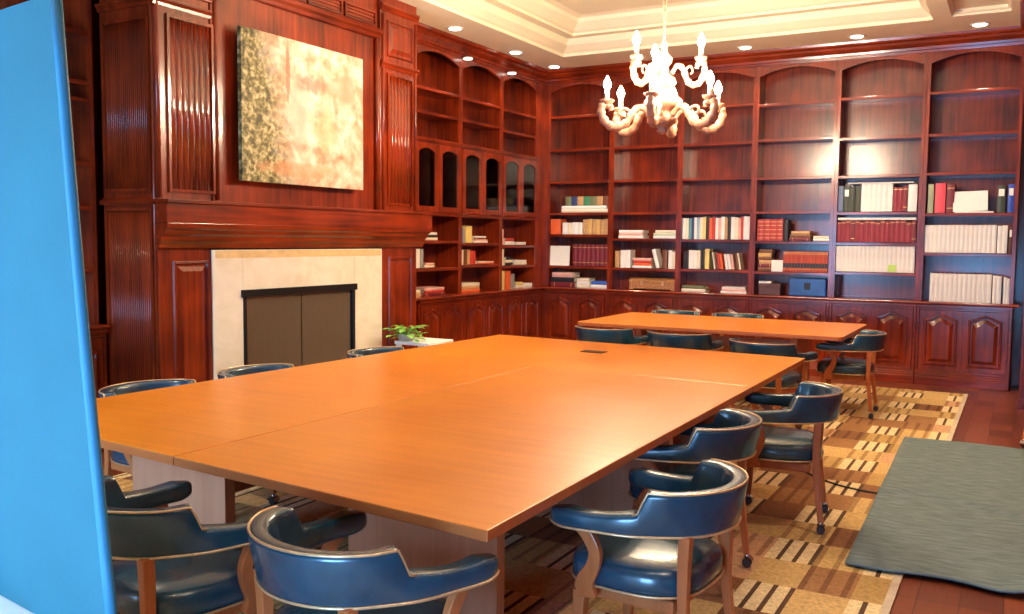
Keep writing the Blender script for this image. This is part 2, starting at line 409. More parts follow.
# crown moulding following the cabinetry
def crown(name, path, prof, m):
    bm = bmesh.new(); path = [Vector((x, y, 0)) for x, y in path]; n = len(path); rings = []
    for i in range(n):
        d1 = (path[i]-path[i-1]).normalized() if i > 0 else (path[1]-path[0]).normalized()
        d2 = (path[i+1]-path[i]).normalized() if i < n-1 else d1
        n1 = Vector((-d1.y, d1.x, 0)); n2 = Vector((-d2.y, d2.x, 0)); b = n1+n2
        b = b/(b.dot(n1)) if b.length > 1e-3 else n1
        rings.append([bm.verts.new(path[i]+b*o_+Vector((0, 0, z))) for o_, z in prof])
    for A, B in zip(rings, rings[1:]):
        for j in range(len(prof)-1): bm.faces.new((A[j], A[j+1], B[j+1], B[j]))
    return struct(name, bm, m)
CP = [(-.01, 3.575), (.012, 3.575), (.018, 3.60), (.03, 3.605), (.035, 3.63), (.075, 3.665), (.085, 3.69), (.115, 3.70), (.125, 3.715), (.13, 3.742), (-.01, 3.742)]
path = [(0, -3.53), (0, 0), (5.62, 0), (5.62, -1.26), (XR, -1.26)]
crown('trim_1', [(x, y) for x, y in path][::-1], CP, WX)

# rug and mat
bm = bmesh.new(); bx(bm, .64, 5.20, -11.3, -0.60, 0.0, 0.010)
o = obj('area_rug', bm, RUG, bevel=.003)
tag(o, 'patchwork striped gold and brown carpet under the two long tables', 'rug')
bm = bmesh.new(); bx(bm, 5.165, 5.20, -11.3, -0.60, 0.0101, 0.0125)
b2 = obj('rug_border', bm, plain('cream_binding', (0.62, 0.50, 0.36), 0.9), parent=o)
bm = bmesh.new(); nx, ny = 16, 170; g = []
for j in range(ny+1):
    row = []
    for i in range(nx+1):
        u, v = i/nx, j/ny
        x = 4.875+.84*u+.08*(1-v)*.9*(1-u*.6); y = -6.37+3.17*v - .02*math.sin(u*9)*(1-v)
        yr = -4.99 + .10*math.sin(u*4) - .12*u*u
        z = .021+.020*math.exp(-((y-yr)/.035)**2)+.012*math.exp(-((1-u)/.25)**2-(v/.05)**2)*(1+math.sin(u*14))
        z += .003*math.sin(u*6+v*17)
        row.append(bm.verts.new((x, y, z)))
    g.append(row)
for j in range(ny):
    for i in range(nx):
        f = bm.faces.new((g[j][i], g[j][i+1], g[j+1][i+1], g[j+1][i])); f.smooth = True
o = obj('floor_mat', bm, MATG)
md = o.modifiers.new('thick', 'SOLIDIFY'); md.thickness = .008; md.offset = -1
tag(o, 'long plain grey walk-off mat rucked over a cable beside the carpet edge', 'mat')
bm = bmesh.new()
tube(bm, smooth_path([(4.2, -4.6, .0175), (4.36, -4.62, .0175), (4.50, -4.78, .0175), (4.69, -4.93, .0175), (4.92, -4.99, .0175), (5.16, -4.95, .0175)], 8), .0055, 8)
tag(obj('power_cable', bm, RUBBER), 'thin black cable crossing the carpet and running under the grey mat', 'cable')

# ------------------------------------------------------------------ panels, doors and cabinets (local frame: x across, -y out, z up)
def arch_z(u, W_, spring, apex, ogee=True):
    t = abs(2*u/W_-1)            # 0 centre .. 1 side
    return apex-(apex-spring)*(t**2*(1.0) if not ogee else (0.5-0.5*math.cos(PI*t)) )
def raised_panel(bm, x0, x1, z0, z1, y=0.0, d=.012, arch=0.0, mi=0):
    """raised centre with a bead around it"""
    n = 14
    def outline(ins, dz):
        a, b, c, e = x0+ins, x1-ins, z0+ins, z1-ins
        pts = [(a, c), (b, c)]
        if arch <= 0: pts += [(b, e), (a, e)]
        else:
            for k in range(n+1):
                u = k/n; x = b+(a-b)*u
                pts.append((x, e-arch+arch*(0.5-0.5*math.cos(2*PI*u))))
        return pts
    rings = []
    for ins, out in ((0, 0), (.006, -d*.9), (.018, -d), (.024, -.001), (.04, -.001), (.075, -d*1.1)):
        if x1-x0 < 2*ins+.04: continue
        rings.append([bm.verts.new((u, y+out, z)) for u, z in outline(ins, 0)])
    for A, B in zip(rings, rings[1:]):
        m = len(A)
        for j in range(m): bm.faces.new((A[j], A[(j+1)%m], B[(j+1)%m], B[j]))
    bm.faces.new(rings[-1])
def fluted(bm, x0, x1, z0, z1, n, y=0.0, r=.4):
    w = (x1-x0)/n
    for i in range(n):
        cx = x0+w*(i+.5); k = 8; rad = w*.46
        a = [bm.verts.new((cx-rad*math.cos(PI*j/k), y-rad*r*math.sin(PI*j/k), z0)) for j in range(k+1)]
        b = [bm.verts.new((cx-rad*math.cos(PI*j/k), y-rad*r*math.sin(PI*j/k), z1)) for j in range(k+1)]
        for j in range(k):
            f = bm.faces.new((a[j], a[j+1], b[j+1], b[j])); f.smooth = True
        bm.faces.new(a); bm.faces.new(b[::-1])
def frame_bead(bm, x0, x1, z0, z1, y=0.0, w=.03, d=.018):
    for (a, b, c, e) in ((x0, x1, z0, z0+w), (x0, x1, z1-w, z1), (x0, x0+w, z0+w, z1-w), (x1-w, x1, z0+w, z1-w)):
        bx(bm, a, b, y-d, y, c, e)

SD = .33     # shelf depth
def bookcase(loc, rz, Wd, shelves, label, group, zb=.905, ogee=True, glass_z=None, name='bookcase', top=3.6):
    t = empty(name, (loc[0], loc[1], zb), rz, label, 'bookcase', group)
    st = .036
    def Z(z): return z-zb
    for nm, x0, x1 in (('side_panel', 0.001, .022), ('side_panel', Wd-.022, Wd-.001)):
        bm = bmesh.new(); bx(bm, x0, x1, .02, SD, 0, Z(top)); obj(nm, bm, W, t)
    bm = bmesh.new(); bx(bm, .022, Wd-.022, SD-.015, SD, 0, Z(top)); obj('back_panel', bm, WB, t)
    # face frame: stiles and the arched head in one piece
    bm = bmesh.new(); n = 20
    bx(bm, .001, st, 0, .022, 0, Z(top)); bx(bm, Wd-st, Wd-.001, 0, .022, 0, Z(top))
    sp, ap = 3.455, 3.545
    pts = [(Wd-st, Z(top)), (st, Z(top))]
    for k in range(n+1):
        u = k/n; x = st+(Wd-2*st)*u
        pts.append((x, Z(arch_z(u, 1, sp, ap, False))))
    prism(bm, pts, 0.001, .021)
    for k in range(n):
        u0, u1 = k/n, (k+1)/n; xa, xb = st+(Wd-2*st)*u0, st+(Wd-2*st)*u1
        za, zb_ = Z(arch_z(u0, 1, sp, ap, False)), Z(arch_z(u1, 1, sp, ap, False))
        pr = [(xa, za-.002), (xb, zb_-.002), (xb, zb_+.014), (xa, za+.014)]
        prism(bm, pr, -.008, .002)
    obj('face_frame', bm, W, t)
    for z in shelves:
        bm = bmesh.new(); bx(bm, .0225, Wd-.0225, .0225, SD-.016, Z(z)-.028, Z(z)-.003)
        bx(bm, st+.0005, Wd-st-.0005, .002, .0215, Z(z)-.034, Z(z)-.002)
        obj('shelf', bm, WX, t, bevel=.003)
    if glass_z:
        g0, g1 = glass_z
        bm = bmesh.new(); bx(bm, .001, Wd-.001, -.012, .0, Z(g1)-.005, Z(g1)+.045); bx(bm, .001, Wd-.001, -.022, -.0, Z(g1)+.022, Z(g1)+.045)
        obj('middle_rail', bm, WX, t, bevel=.003); bm = bmesh.new()
        bx(bm, .001, Wd-.001, -.012, -.0, Z(g0)-.03, Z(g0)+.0)
        obj('middle_rail', bm, WX, t, bevel=.003)
        for i in (0, 1):
            a = st*.4+(Wd-st*.8)*i/2; b = st*.4+(Wd-st*.8)*(i+1)/2
            door = bmesh.new(); fw = .062
            a += .004; b -= .004; c, e = Z(g0)+.004, Z(g1)-.01
            bx(door, a, a+fw, -.024, -.001, c, e); bx(door, b-fw, b, -.024, -.001, c, e)
            bx(door, a+fw, b-fw, -.024, -.001, c, c+fw)
            pts = [(b-fw, e), (a+fw, e)]
            for k in range(13):
                u = k/12; pts.append((a+fw+(b-a-2*fw)*u, e-.055-.045*(abs(2*u-1)**2.2)))
            prism(door, pts, -.024, -.001)
            d = obj('door', door, W, t, bevel=.002)
            gl = bmesh.new(); bx(gl, a+fw, b-fw, -.014, -.010, c+fw, e-.058); tag(obj('glass_pane', gl, GLASS, d), 'clear glass pane')
    return t

def base_cabinet(loc, rz, Wd, label, group, depth=.44, H=.875, ndoor=2):
    t = empty('base_cabinet', loc, rz, label, 'cabinet', group)
    bm = bmesh.new(); bx(bm, .001, Wd-.001, .022, depth, 0, H); obj('carcass', bm, W, t)
    bm = bmesh.new()
    bx(bm, .001, Wd-.001, -.03, .021, 0, .09); bx(bm, .001, Wd-.001, -.018, .021, .09, .115); bx(bm, .001, Wd-.001, -.008, .021, .115, .135)
    obj('plinth', bm, WX, t, bevel=.004)
    bm = bmesh.new()
    bx(bm, .001, .03, 0, .021, .136, H-.001); bx(bm, Wd-.03, Wd-.001, 0, .021, .136, H-.001)
    bx(bm, .031, Wd-.031, 0, .021, H-.06, H-.001); bx(bm, .031, Wd-.031, 0, .021, .136, .165)
    bx(bm, .001, Wd-.001, -.02, 0, H-.03, H-.001)
    obj('face_frame', bm, WX, t, bevel=.003)
    for i in range(ndoor):
        a = .034+(Wd-.068)*i/ndoor+.002; b = .034+(Wd-.068)*(i+1)/ndoor-.002
        bm = bmesh.new(); c, e = .168, H-.063
        bx(bm, a, b, -.004, .018, c, e)
        raised_panel(bm, a+.05, b-.05, c+.05, e-.04, -.0041, .016, arch=.05)
        d = obj('door', bm, W, t)
    return t
ORD = ['first','second','third','fourth','fifth','sixth','seventh','eighth','ninth','tenth','eleventh','twelfth','thirteenth','fourteenth','fifteenth','sixteenth','seventeenth','eighteenth','nineteenth','twentieth','twenty-first','twenty-second','twenty-third','twenty-fourth','twenty-fifth']
X0, BW = .0686, .914
BSH = {1: [3.154, 2.722, 2.302, 1.890, 1.603, 1.189], 2: [3.15, 2.722, 2.302, 1.892, 1.557, 1.180], 3: [3.163, 2.72, 2.302, 1.892, 1.552, 1.190],
       4: [3.14, 2.732, 2.29, 1.892, 1.542, 1.183], 5: [3.154, 2.71, 2.285, 1.877, 1.535, 1.202], 6: [3.157, 2.71, 2.295, 1.859, 1.431]}
BL = {1: 'wall bookcase bay touching the room corner, holding a red set and white papers', 2: 'second back bookcase bay from the corner, over the carved wooden chest',
      3: 'third back bookcase bay from the corner, with two rows of mixed paperbacks', 4: 'fourth back bookcase bay from the corner, with gold banded red sets and blue box',
      5: 'fifth back bookcase bay from the corner, with dark red row above white row', 6: 'back bookcase bay farthest from the corner, with bright pink binder'}
for k in range(1, 7):
    bookcase((X0+BW*(k-1), 0), 0, BW, BSH[k], BL[k], 'cherry bookcase bays along the back wall')
    base_cabinet((X0+BW*(k-1), -.075, 0), 0, BW, 'low cherry cabinet with arched doors under the %s back bookcase bay from the corner' % ORD[k-1], 'cherry base cabinets along the back wall')
Y0, LW = -.1825, .9268
LSH = {0: [3.15, 2.895, 2.6, 2.30, 2.05, 1.812, 1.512, 1.212], 1: [3.145, 2.90, 2.6, 2.32, 2.12, 1.812, 1.485, 1.230], 2: [3.135, 2.88, 2.6, 2.33, 2.10, 1.812, 1.460, 1.202]}
LLB = ['left-wall bookcase bay with glass doors beside the fireplace wall', 'middle left-wall bookcase bay with glass doors and a navy book', 'left-wall bookcase bay with glass doors next to the room corner']
for i in range(3):
    y = Y0-LW*(3-i)
    bookcase((0, y), PI/2, LW, LSH[i], LLB[i], 'cherry bookcase bays with glass doors on the left wall', glass_z=(1.815, 2.565))
    base_cabinet((.075, y, 0), PI/2, LW, ['low cherry cabinet beside the fireplace wall under glass-door shelves', 'middle one of three low cherry cabinets under the glass-door shelves', 'low cherry cabinet next to the corner under the glass-door shelves'][i], 'cherry base cabinets along the left wall')
# corner post
bm = bmesh.new(); bx(bm, -.33, .001, Y0+.001, .33, .905, 3.6); bx(bm, 0, X0-.001, .0, .33, .905, 3.6)
bx(bm, -.33, .074, Y0+.001, .33, 0, .876); bx(bm, 0, X0-.001, -.074, .33, 0, .876)
struct('trim_2', bm, W, bevel=.004)
bm = bmesh.new(); bx(bm, -.33, -.0, -3.53, Y0-3*LW-.001, 0, 3.6); struct('trim_3', bm, W)
# worktops
def worktop(name, pts, z0, z1, label):
    t = bmesh.new(); prism(t, pts, z0, z1, axis='z')
    o = obj(name, t, WX, bevel=.012, seg=3); tag(o, label, 'worktop'); return o
worktop('worktop', [(-.33, -3.52), (.115, -3.52), (.115, -.115), (5.62, -.115), (5.62, .33), (-.33, .33)], .878, .904, 'long cherry worktop running round the corner under the open shelves')
# left bays on the near side of the fireplace
nb = bookcase((-.12, -6.61-.93), PI/2, .92, [2.95, 2.61, 2.49, 2.05, 1.74, 1.3], 'cherry bookcase bay on the near side of the fireplace, mostly hidden by the blue board', 'near left bookcases', name='bookcase')
del nb['group']
base_cabinet((-.04, -6.61-.93, 0), PI/2, .92, 'low cherry cabinet on the near side of the fireplace', None)
bm = bmesh.new(); bx(bm, -.45, -.0, -7.54, -6.615, .878, .904); tag(obj('worktop', bm, WX, bevel=.01), 'short cherry worktop on the near side of the fireplace', 'worktop')
bm = bmesh.new(); bx(bm, -.45, -.12, YR+.01, -7.55, 0, 3.6); struct('trim_4', bm, W)
# return of the right hand wall: end of a tall cherry cabinet
t = empty('tall_cabinet', (5.645, -1.26, 0), 0, 'dark cherry cabinet end standing at the far end of the right wall', 'cabinet')
bm = bmesh.new(); bx(bm, 0, .68, .04, 1.22, 0, 3.57); obj('carcass', bm, W, t)
bm = bmesh.new(); bx(bm, -.012, .68, 0.0, .04, .0, .10); bx(bm, 0, .07, .01, .04, .10, 3.57); bx(bm, .61, .68, .01, .04, .1, 3.57); obj('face_frame', bm, W, t)
bm = bmesh.new(); bx(bm, .075, .60, .012, .039, .12, .86); raised_panel(bm, .12, .56, .17, .81, .0119, .014, arch=.05); obj('door', bm, W, t)
bm = bmesh.new(); bx(bm, .0705, .6095, .005, .039, .878, .91); obj('counter_edge', bm, WX, t)
TOPX = 0.16
# ------------------------------------------------------------------ fireplace (local x runs away from the camera, -y into the room)
F = empty('fireplace', (.45, -5.05, 0), PI/2, 'tall panelled cherry fireplace wall with cream marble surround and mantel', 'fireplace')
bm = bmesh.new()
bx(bm, -1.517, -1.04, 0, .56, 0, 3.742); bx(bm, .955, 1.52, 0, .44, 0, 3.742)
bx(bm, -1.04, .955, .03, .44, 1.13, 3.742); bx(bm, -1.04, -.76, .03, .44, 0, 1.13); bx(bm, .58, .955, .03, .44, 0, 1.13)
obj('panelled_body', bm, W, F, bevel=.004)
bm = bmesh.new(); bx(bm, -.76, .58, .40, .44, 0, 1.13); bx(bm, -.76, -.74, .06, .40, 0, 1.13); bx(bm, .56, .58, .06, .40, 0, 1.13); bx(bm, -.74, .56, .06, .4, 0, .02)
obj('firebox', bm, plain('sooty_brick', (.03, .022, .018), .9), F)
bm = bmesh.new(); bx(bm, -1.05, -.755, -.012, .029, 0, 1.435); bx(bm, .565, .96, -.012, .029, 0, 1.435); bx(bm, -.755, .565, -.012, .029, 1.125, 1.435)
obj('marble_surround', bm, MARB, F, bevel=.003)
bm = bmesh.new(); bx(bm, -1.02, .94, -.016, -.012, 1.375, 1.43)
obj('surround_band', bm, plain('yellowish_band', (.72, .50, .24), .35), F)  # yellower strip across the top of the surround
# fire screen
bm = bmesh.new(); bx(bm, -.775, .585, -.03, .02, 1.075, 1.13); bx(bm, -.755, -.725, -.02, .02, 0, 1.08); bx(bm, .535, .565, -.02, .02, 0, 1.08); bx(bm, -.725, .535, -.015, .02, 0, .05)
fs = obj('fire_screen_frame', bm, BLACKM, F, bevel=.003)
for a, b in ((-.72, -.10), (-.09, .53)):
    bm = bmesh.new(); n = 40; P = []
    for i in range(n+1):
        x = a+(b-a)*i/n; P.append((x, .008+.0015*math.sin(i*1.6)))
    lo = [bm.verts.new((x, y, .05)) for x, y in P]; hi = [bm.verts.new((x, y, 1.075)) for x, y in P]
    for i in range(n):
        f = bm.faces.new((lo[i], lo[i+1], hi[i+1], hi[i])); f.smooth = True
    obj('mesh_curtain', bm, SCREEN, fs)
# mantel
bm = bmesh.new()
bx(bm, -1.535, 1.62, -.12, .0, 1.625, 1.76); bx(bm, -1.54, 1.63, -.135, .0, 1.76, 1.785)
prism(bm, [(.0, 1.45), (-.025, 1.45), (-.03, 1.475), (-.05, 1.50), (-.055, 1.53), (-.085, 1.55), (-.09, 1.575), (-.115, 1.59), (-.12, 1.625), (0, 1.625)], -1.53, 1.60, axis='x')
obj('mantel_shelf', bm, WX, F, bevel=.004)
# panels, front
for x0, x1 in ((-1.42, -1.01), (1.05, 1.45)):
    bm = bmesh.new(); frame_bead(bm, x0, x1, 1.84, 3.05, 0, .022, .016); fluted(bm, x0+.024, x1-.024, 1.864, 3.026, 7, 0, .36 if x0 < 0 else .30)
    obj('fluted_panel', bm, WF, F)
    bm = bmesh.new(); raised_panel(bm, x0, x1, 3.20, 3.53, -.0005, .016); obj('frieze_panel', bm, W, F)
    xl = x0+.02
    bm = bmesh.new(); raised_panel(bm, x0+.02, x1-.02 if x0 > 0 else x1-.07, .16, 1.36, -.0005, .018); obj('lower_panel', bm, W, F)
for x0, x1 in ((-1.53, -1.03), (.955, 1.53)):
    bm = bmesh.new(); prism(bm, [(0.001, 3.09), (-.012, 3.09), (-.016, 3.11), (-.03, 3.13), (-.03, 3.145), (0.001, 3.155)], x0, x1, axis='x'); obj('band_moulding', bm, WX, F)
    bm = bmesh.new(); prism(bm, [(0.001, 3.60), (-.012, 3.60), (-.03, 3.64), (-.03, 3.66), (0.001, 3.67)], x0, x1, axis='x'); obj('band_moulding', bm, WX, F)
for x in (-1.50, -.985, .99, 1.495):
    bm = bmesh.new(); path = [(x, -.002, 1.80), (x, -.002, 3.57)]
    tube(bm, path, .017, 10, up=Vector((0, 1, 0)))
    obj('corner_bead', bm, W, F)
bm = bmesh.new(); prism(bm, [(.031, 3.33), (.0, 3.335), (-.01, 3.36), (-.035, 3.38), (-.04, 3.41), (.031, 3.42)], -.97, .95, axis='x'); obj('head_moulding', bm, WX, F)
bm = bmesh.new()
for i in range(4): 
    a = -.93+i*.465; frame_bead(bm, a+.02, a+.445, 3.44, 3.565, .03, .014, .02)
    for k in range(3): bx(bm, a+.04, a+.425, .018, .03, 3.462+.03*k, 3.475+.03*k)
obj('reeded_frieze', bm, WX, F)
bm = bmesh.new(); tube(bm, [(.922, .012, 1.79), (.922, .012, 3.33)], .03, 16, up=Vector((0, 1, 0))); obj('inner_stile', bm, WF, F)
bm = bmesh.new(); bx(bm, -1.03, -.99, .0, .03, 1.79, 3.33); obj('inner_stile', bm, W, F, bevel=.008)
# side facing the camera
S = PI*-.5
def side(name, bm, m=W): return obj(name, bm, m, F, loc=(-1.517, .285, 0), rot=(0, 0, S))
bm = bmesh.new(); frame_bead(bm, -.25, .245, 1.84, 3.02, 0, .022, .014); fluted(bm, -.226, .221, 1.864, 2.996, 22, 0, .3); side('fluted_panel', bm)
bm = bmesh.new(); frame_bead(bm, -.25, .245, .16, 1.73, 0, .022, .014); fluted(bm, -.226, .221, .184, 1.706, 22, 0, .3); side('fluted_panel', bm)
bm = bmesh.new(); raised_panel(bm, -.25, .245, 3.20, 3.53, -.0005, .016); side('frieze_panel', bm)
bm = bmesh.new(); prism(bm, [(0.001, 3.09), (-.012, 3.09), (-.016, 3.11), (-.03, 3.13), (-.03, 3.145), (0.001, 3.155)], -.28, .285, axis='x'); side('band_moulding', bm)
bm = bmesh.new(); prism(bm, [(0.001, 1.75), (-.03, 1.75), (-.03, 1.775), (-.01, 1.79), (0.001, 1.80)], -.28, .28, axis='x'); side('band_moulding', bm, WX)
bm = bmesh.new(); tube(bm, [(.262, -.002, .1), (.262, -.002, 3.57)], .014, 10, up=Vector((0, 1, 0))); side('corner_bead', bm)
bm = bmesh.new(); bx(bm, -.285, .287, -.02, .0, 0, .12); side('plinth', bm, WX)
bm = bmesh.new(); bx(bm, -1.53, -1.06, -.02, .0, 0, .12); bx(bm, .97, 1.53, -.02, 0, 0, .12); obj('plinth', bm, WX, F, bevel=.004)
# painting
P = empty('painting', (.50, -5.145, 2.520), PI/2, 'large unframed impressionist canvas in cream, coral and green above the mantel', 'painting')
bm = bmesh.new(); bx(bm, -.71, .71, -.022, .016, -.567, .567); obj('canvas', bm, CANVAS, P, bevel=.002)
bm = bmesh.new()
for a, b, c, d in ((-.69, .69, .515, .55), (-.69, .69, -.55, -.515), (-.69, -.65, -.515, .515), (.65, .69, -.515, .515)): bx(bm, a, b, .017, .032, c, d)
obj('stretcher_frame', bm, WP, P)

# ------------------------------------------------------------------ tables
def tabletop(parent, pts, z0=.6945, z1=.7295):
    bm = bmesh.new(); prism(bm, pts, z0, z1, axis='z')
    bm.normal_update()
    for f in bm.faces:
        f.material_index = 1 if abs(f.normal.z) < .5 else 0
    o = obj('tabletop', bm, [WT, WTE], parent, bevel=.004)
    return o
def pedestal(parent, x0, x1, y, th=.06, top=.705):
    bm = bmesh.new(); bx(bm, x0, x1, y-th/2, y+th/2, .02, top-.011); bx(bm, x0+.02, x1-.02, y-th/2-.01, y+th/2+.01, 0, .02)
    obj('pedestal', bm, WP, parent, bevel=.003)
def stretcher(parent, x, y0, y1, z0=.3, z1=.6):
    bm = bmesh.new(); bx(bm, x-.012, x+.012, y0, y1, z0, z1); obj('modesty_panel', bm, WP, parent, bevel=.002)
T1 = empty('conference_table', (0, 0, .0105), 0, 'near left section of the big orange maple conference table, by the blue board', 'table', None)
tabletop(T1, [(1.68, -8.46), (2.966, -8.575), (2.968, -5.745), (1.787, -5.66)])
pedestal(T1, 2.06, 2.66, -8.02); pedestal(T1, 2.06, 2.66, -6.2); stretcher(T1, 2.36, -7.98, -6.24)
T2 = empty('conference_table', (0, 0, .0105), 0, 'near right section of the big orange maple conference table, beside three armchairs', 'table', None)
tabletop(T2, [(2.970, -8.576), (4.372, -8.705), (4.354, -5.845), (2.972, -5.746)])
pedestal(T2, 3.34, 4.02, -8.02); pedestal(T2, 3.34, 4.02, -6.2); stretcher(T2, 3.68, -7.98, -6.24)
bm = bmesh.new()
for x, y in ((3.02, -7.6), (3.10, -7.45)): lathe(bm, [(.03, 0), (.018, .02), (.018, .69), (.03, .694)], (x, y, 0), 14)
obj('support_post', bm, BLACKM, T2)
T3 = empty('conference_table', (0, 0, .0105), 0, 'far section of the big orange maple conference table with a black cable port', 'table', None)
tabletop(T3, [(1.789, -5.657), (4.354, -5.842), (4.345, -4.42), (1.84, -4.29)])
pedestal(T3, 2.1, 2.7, -5.2); pedestal(T3, 3.5, 4.05, -5.2)
bm = bmesh.new(); bx(bm, -.085, .085, -.05, .05, 0, .006); tag(obj('cable_port', bm, BLACKM, T3, bevel=.003, loc=(2.99, -4.93, .7290)), 'black cable port cover')
T4 = empty('library_table', (3.095, -2.13, .0105), 0, 'smaller orange maple table standing before the back bookcases', 'table')
bm = bmesh.new(); w, d, r = 1.235, .72, .05; pts = []
for cx, cy, a0 in ((w-r, -d+r, -90), (w-r, d-r, 0), (-w+r, d-r, 90), (-w+r, -d+r, 180)):
    for k in range(6):
        a = math.radians(a0+90*k/5); pts.append((cx+r*math.cos(a), cy+r*math.sin(a)))
prism(bm, pts, .6945, .7295, axis='z')
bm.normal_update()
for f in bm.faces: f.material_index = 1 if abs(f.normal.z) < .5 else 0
obj('tabletop', bm, [WT, WTE], T4, bevel=.004)
for x in (-.75, .75): 
    bm = bmesh.new(); bx(bm, x-.03, x+.03, -.3, .3, .0, .694); obj('pedestal', bm, WP, T4, bevel=.003)
bm = bmesh.new(); bx(bm, -.72, .72, -.012, .012, .3, .6); obj('modesty_panel', bm, WP, T4)

# ------------------------------------------------------------------ captain's chair
def rrect(w, z0, z1, out=0.0, k=4, r=.018):
    """rounded ring: side offset (outward +), height"""
    pts = []
    r = min(r, w*.48, (z1-z0)*.48)
    for cx, cz, a0 in ((w/2-r, z0+r, -90), (w/2-r, z1-r, 0), (-w/2+r, z1-r, 90), (-w/2+r, z0+r, 180)):
        for i in range(k):
            a = math.radians(a0+90*i/(k-1)); x = cx+r*math.cos(a); z = cz+r*math.sin(a)
            pts.append((x+out*max(0, (z-.60)/.17), z))
    return pts
def make_chair():
    t = empty('captains_chair')
    base = [(-.305, .245), (-.305, .13), (-.288, .02), (-.252, -.085), (-.198, -.180), (-.11, -.245), (0, -.268)]
    full = [(x, y, 0) for x, y in base]+[(-x, y, 0) for x, y in base[-2::-1]]
    path = smooth_path(full, 7); n = len(path)
    L = [0]
    for i in range(1, n): L.append(L[-1]+(path[i]-path[i-1]).length)
    tot = L[-1]; rings = []; outer_top = []; outer_bot = []
    def dims(s):
        s = min(s, tot-s)             # distance from an arm tip
        e0, e1 = .300, .340
        k = 0 if s < e0 else 1 if s > e1 else (s-e0)/(e1-e0); k = k*k*(3-2*k)
        kb = 0 if s < e0 else min(1, (s-e0)/.10)
        armtop = .668-.012*math.sin(min(1, s/.28)*PI)-.016*max(0, 1-s/.06)
        top = armtop+(.746-armtop)*k
        w = .080-.018*kb - .012*math.exp(-((s-.17)/.06)**2)
        w *= (1-.35*max(0, 1-s/.035)**2)
        return w, .590+.012*max(0, 1-s/.05), top, .034*kb
    for i in range(n):
        w, z0, z1, out = dims(L[i]); rings.append(rrect(w, z0, z1, out))
    bm = bmesh.new(); sweep(bm, path, [[(a, b) for a, b in r] for r in rings])
    obj('padded_rail', bm, LEA, t)
    # nailhead lines: low edge all round the outside, and the top edge of the back
    bm = bmesh.new(); lo = []; hi = []
    for i in range(n):
        tt = (path[min(i+1, n-1)]-path[max(i-1, 0)]).normalized(); s = tt.cross(Vector((0, 0, 1)))
        w, z0, z1, out = dims(L[i])
        lo.append(path[i]+s*(w/2+.001)+Vector((0, 0, z0+.008)))
        q = min(L[i], tot-L[i])
        if q > .28: hi.append(path[i]+s*(w/2-.007+out*max(0, (z1-.60)/.17))+Vector((0, 0, z1-.002)))
    tube(bm, lo, .0045, 6); 
    tr = obj('nailhead_trim', bm, NAIL, t)
    bm = bmesh.new(); tube(bm, hi, .004, 6); obj('nailhead_trim', bm, NAIL, t)
    # seat cushion
    bm = bmesh.new(); k = 40
    def ring(s, z):
        out = []
        for i in range(k):
            a = 2*PI*i/k; c, sn = math.cos(a), math.sin(a); e = 2/3.2
            wx = .262*(1.0 if sn > 0 else 1-.10*abs(sn))
            x = math.copysign(abs(c)**e, c)*wx*s; y = math.copysign(abs(sn)**e, sn)*.245*s+.02
            out.append(bm.verts.new((x, y, z)))
        return out
    R = [ring(s, z) for s, z in ((.93, .375), (.985, .385), (1.0, .41), (.995, .44), (.96, .462), (.86, .478), (.65, .486), (.35, .489), (.1, .49))]
    for A, B in zip(R, R[1:]):
        for j in range(k): f = bm.faces.new((A[j], A[(j+1)%k], B[(j+1)%k], B[j])); f.smooth = True
    bm.faces.new(R[-1]); bm.faces.new(R[0][::-1])
    seat = obj('seat', bm, LEA, t)
    bm = bmesh.new(); pts = []
    for i in range(k):
        a = 2*PI*i/k; c, sn = math.cos(a), math.sin(a); e = 2/3.2; wx = .264*(1.0 if sn > 0 else 1-.10*abs(sn))
        pts.append((math.copysign(abs(c)**e, c)*wx, math.copysign(abs(sn)**e, sn)*.247+.02, .386))
    tube(bm, pts, .0045, 6, closed=True); obj('nailhead_trim', bm, NAIL, seat)
    bm = bmesh.new(); bx(bm, -.215, .215, -.17, .215, .325, .374); obj('seat_frame', bm, WC, t, bevel=.01)
    for s in (-1, 1):
        # front arm support: flat S curve
        bm = bmesh.new(); cp = smooth_path([(s*.262, .13, .345), (s*.272, .135, .40), (s*.286, .10, .46), (s*.298, .085, .52), (s*.300, .115, .575), (s*.300, .14, .600)], 5)
        wd = [.075, .066, .05, .043, .045, .05]; pr = []
        for i in range(len(cp)):
            u = i/(len(cp)-1)*5; a = int(min(u, 4)); f = u-a; ww = wd[a]*(1-f)+wd[a+1]*f
            pr.append([(-.014, -ww/2), (.014, -ww/2), (.014, ww/2), (-.014, ww/2)])
        sweep(bm, cp, pr, up=Vector((0, 1, 0)))
        for f in bm.faces: f.smooth = False
        obj('arm_support', bm, WC, t, bevel=.005)
        # rear post runs on down as the rear leg
        bm = bmesh.new(); cp = smooth_path([(s*.205, -.205, .600), (s*.203, -.20, .48), (s*.203, -.203, .32), (s*.212, -.235, .065)], 5); pr = []
        for i in range(len(cp)):
            u = i/(len(cp)-1); ww = .042-.012*u; pr.append([(-ww/2, -ww/2), (ww/2, -ww/2), (ww/2, ww/2), (-ww/2, ww/2)])
        sweep(bm, cp, pr, up=Vector((0, 1, 0)))
        for f in bm.faces: f.smooth = False
        lg = obj('leg', bm, WC, t, bevel=.004)
        caster(lg, s*.212, -.237)
        bm = bmesh.new(); cp = [(s*.20, .19, .34), (s*.203, .195, .2), (s*.206, .20, .065)]; pr = []
        for i, ww in enumerate((.048, .04, .03)): pr.append([(-ww/2, -ww/2), (ww/2, -ww/2), (ww/2, ww/2), (-ww/2, ww/2)])
        sweep(bm, cp, pr, up=Vector((0, 1, 0)))
        for f in bm.faces: f.smooth = False
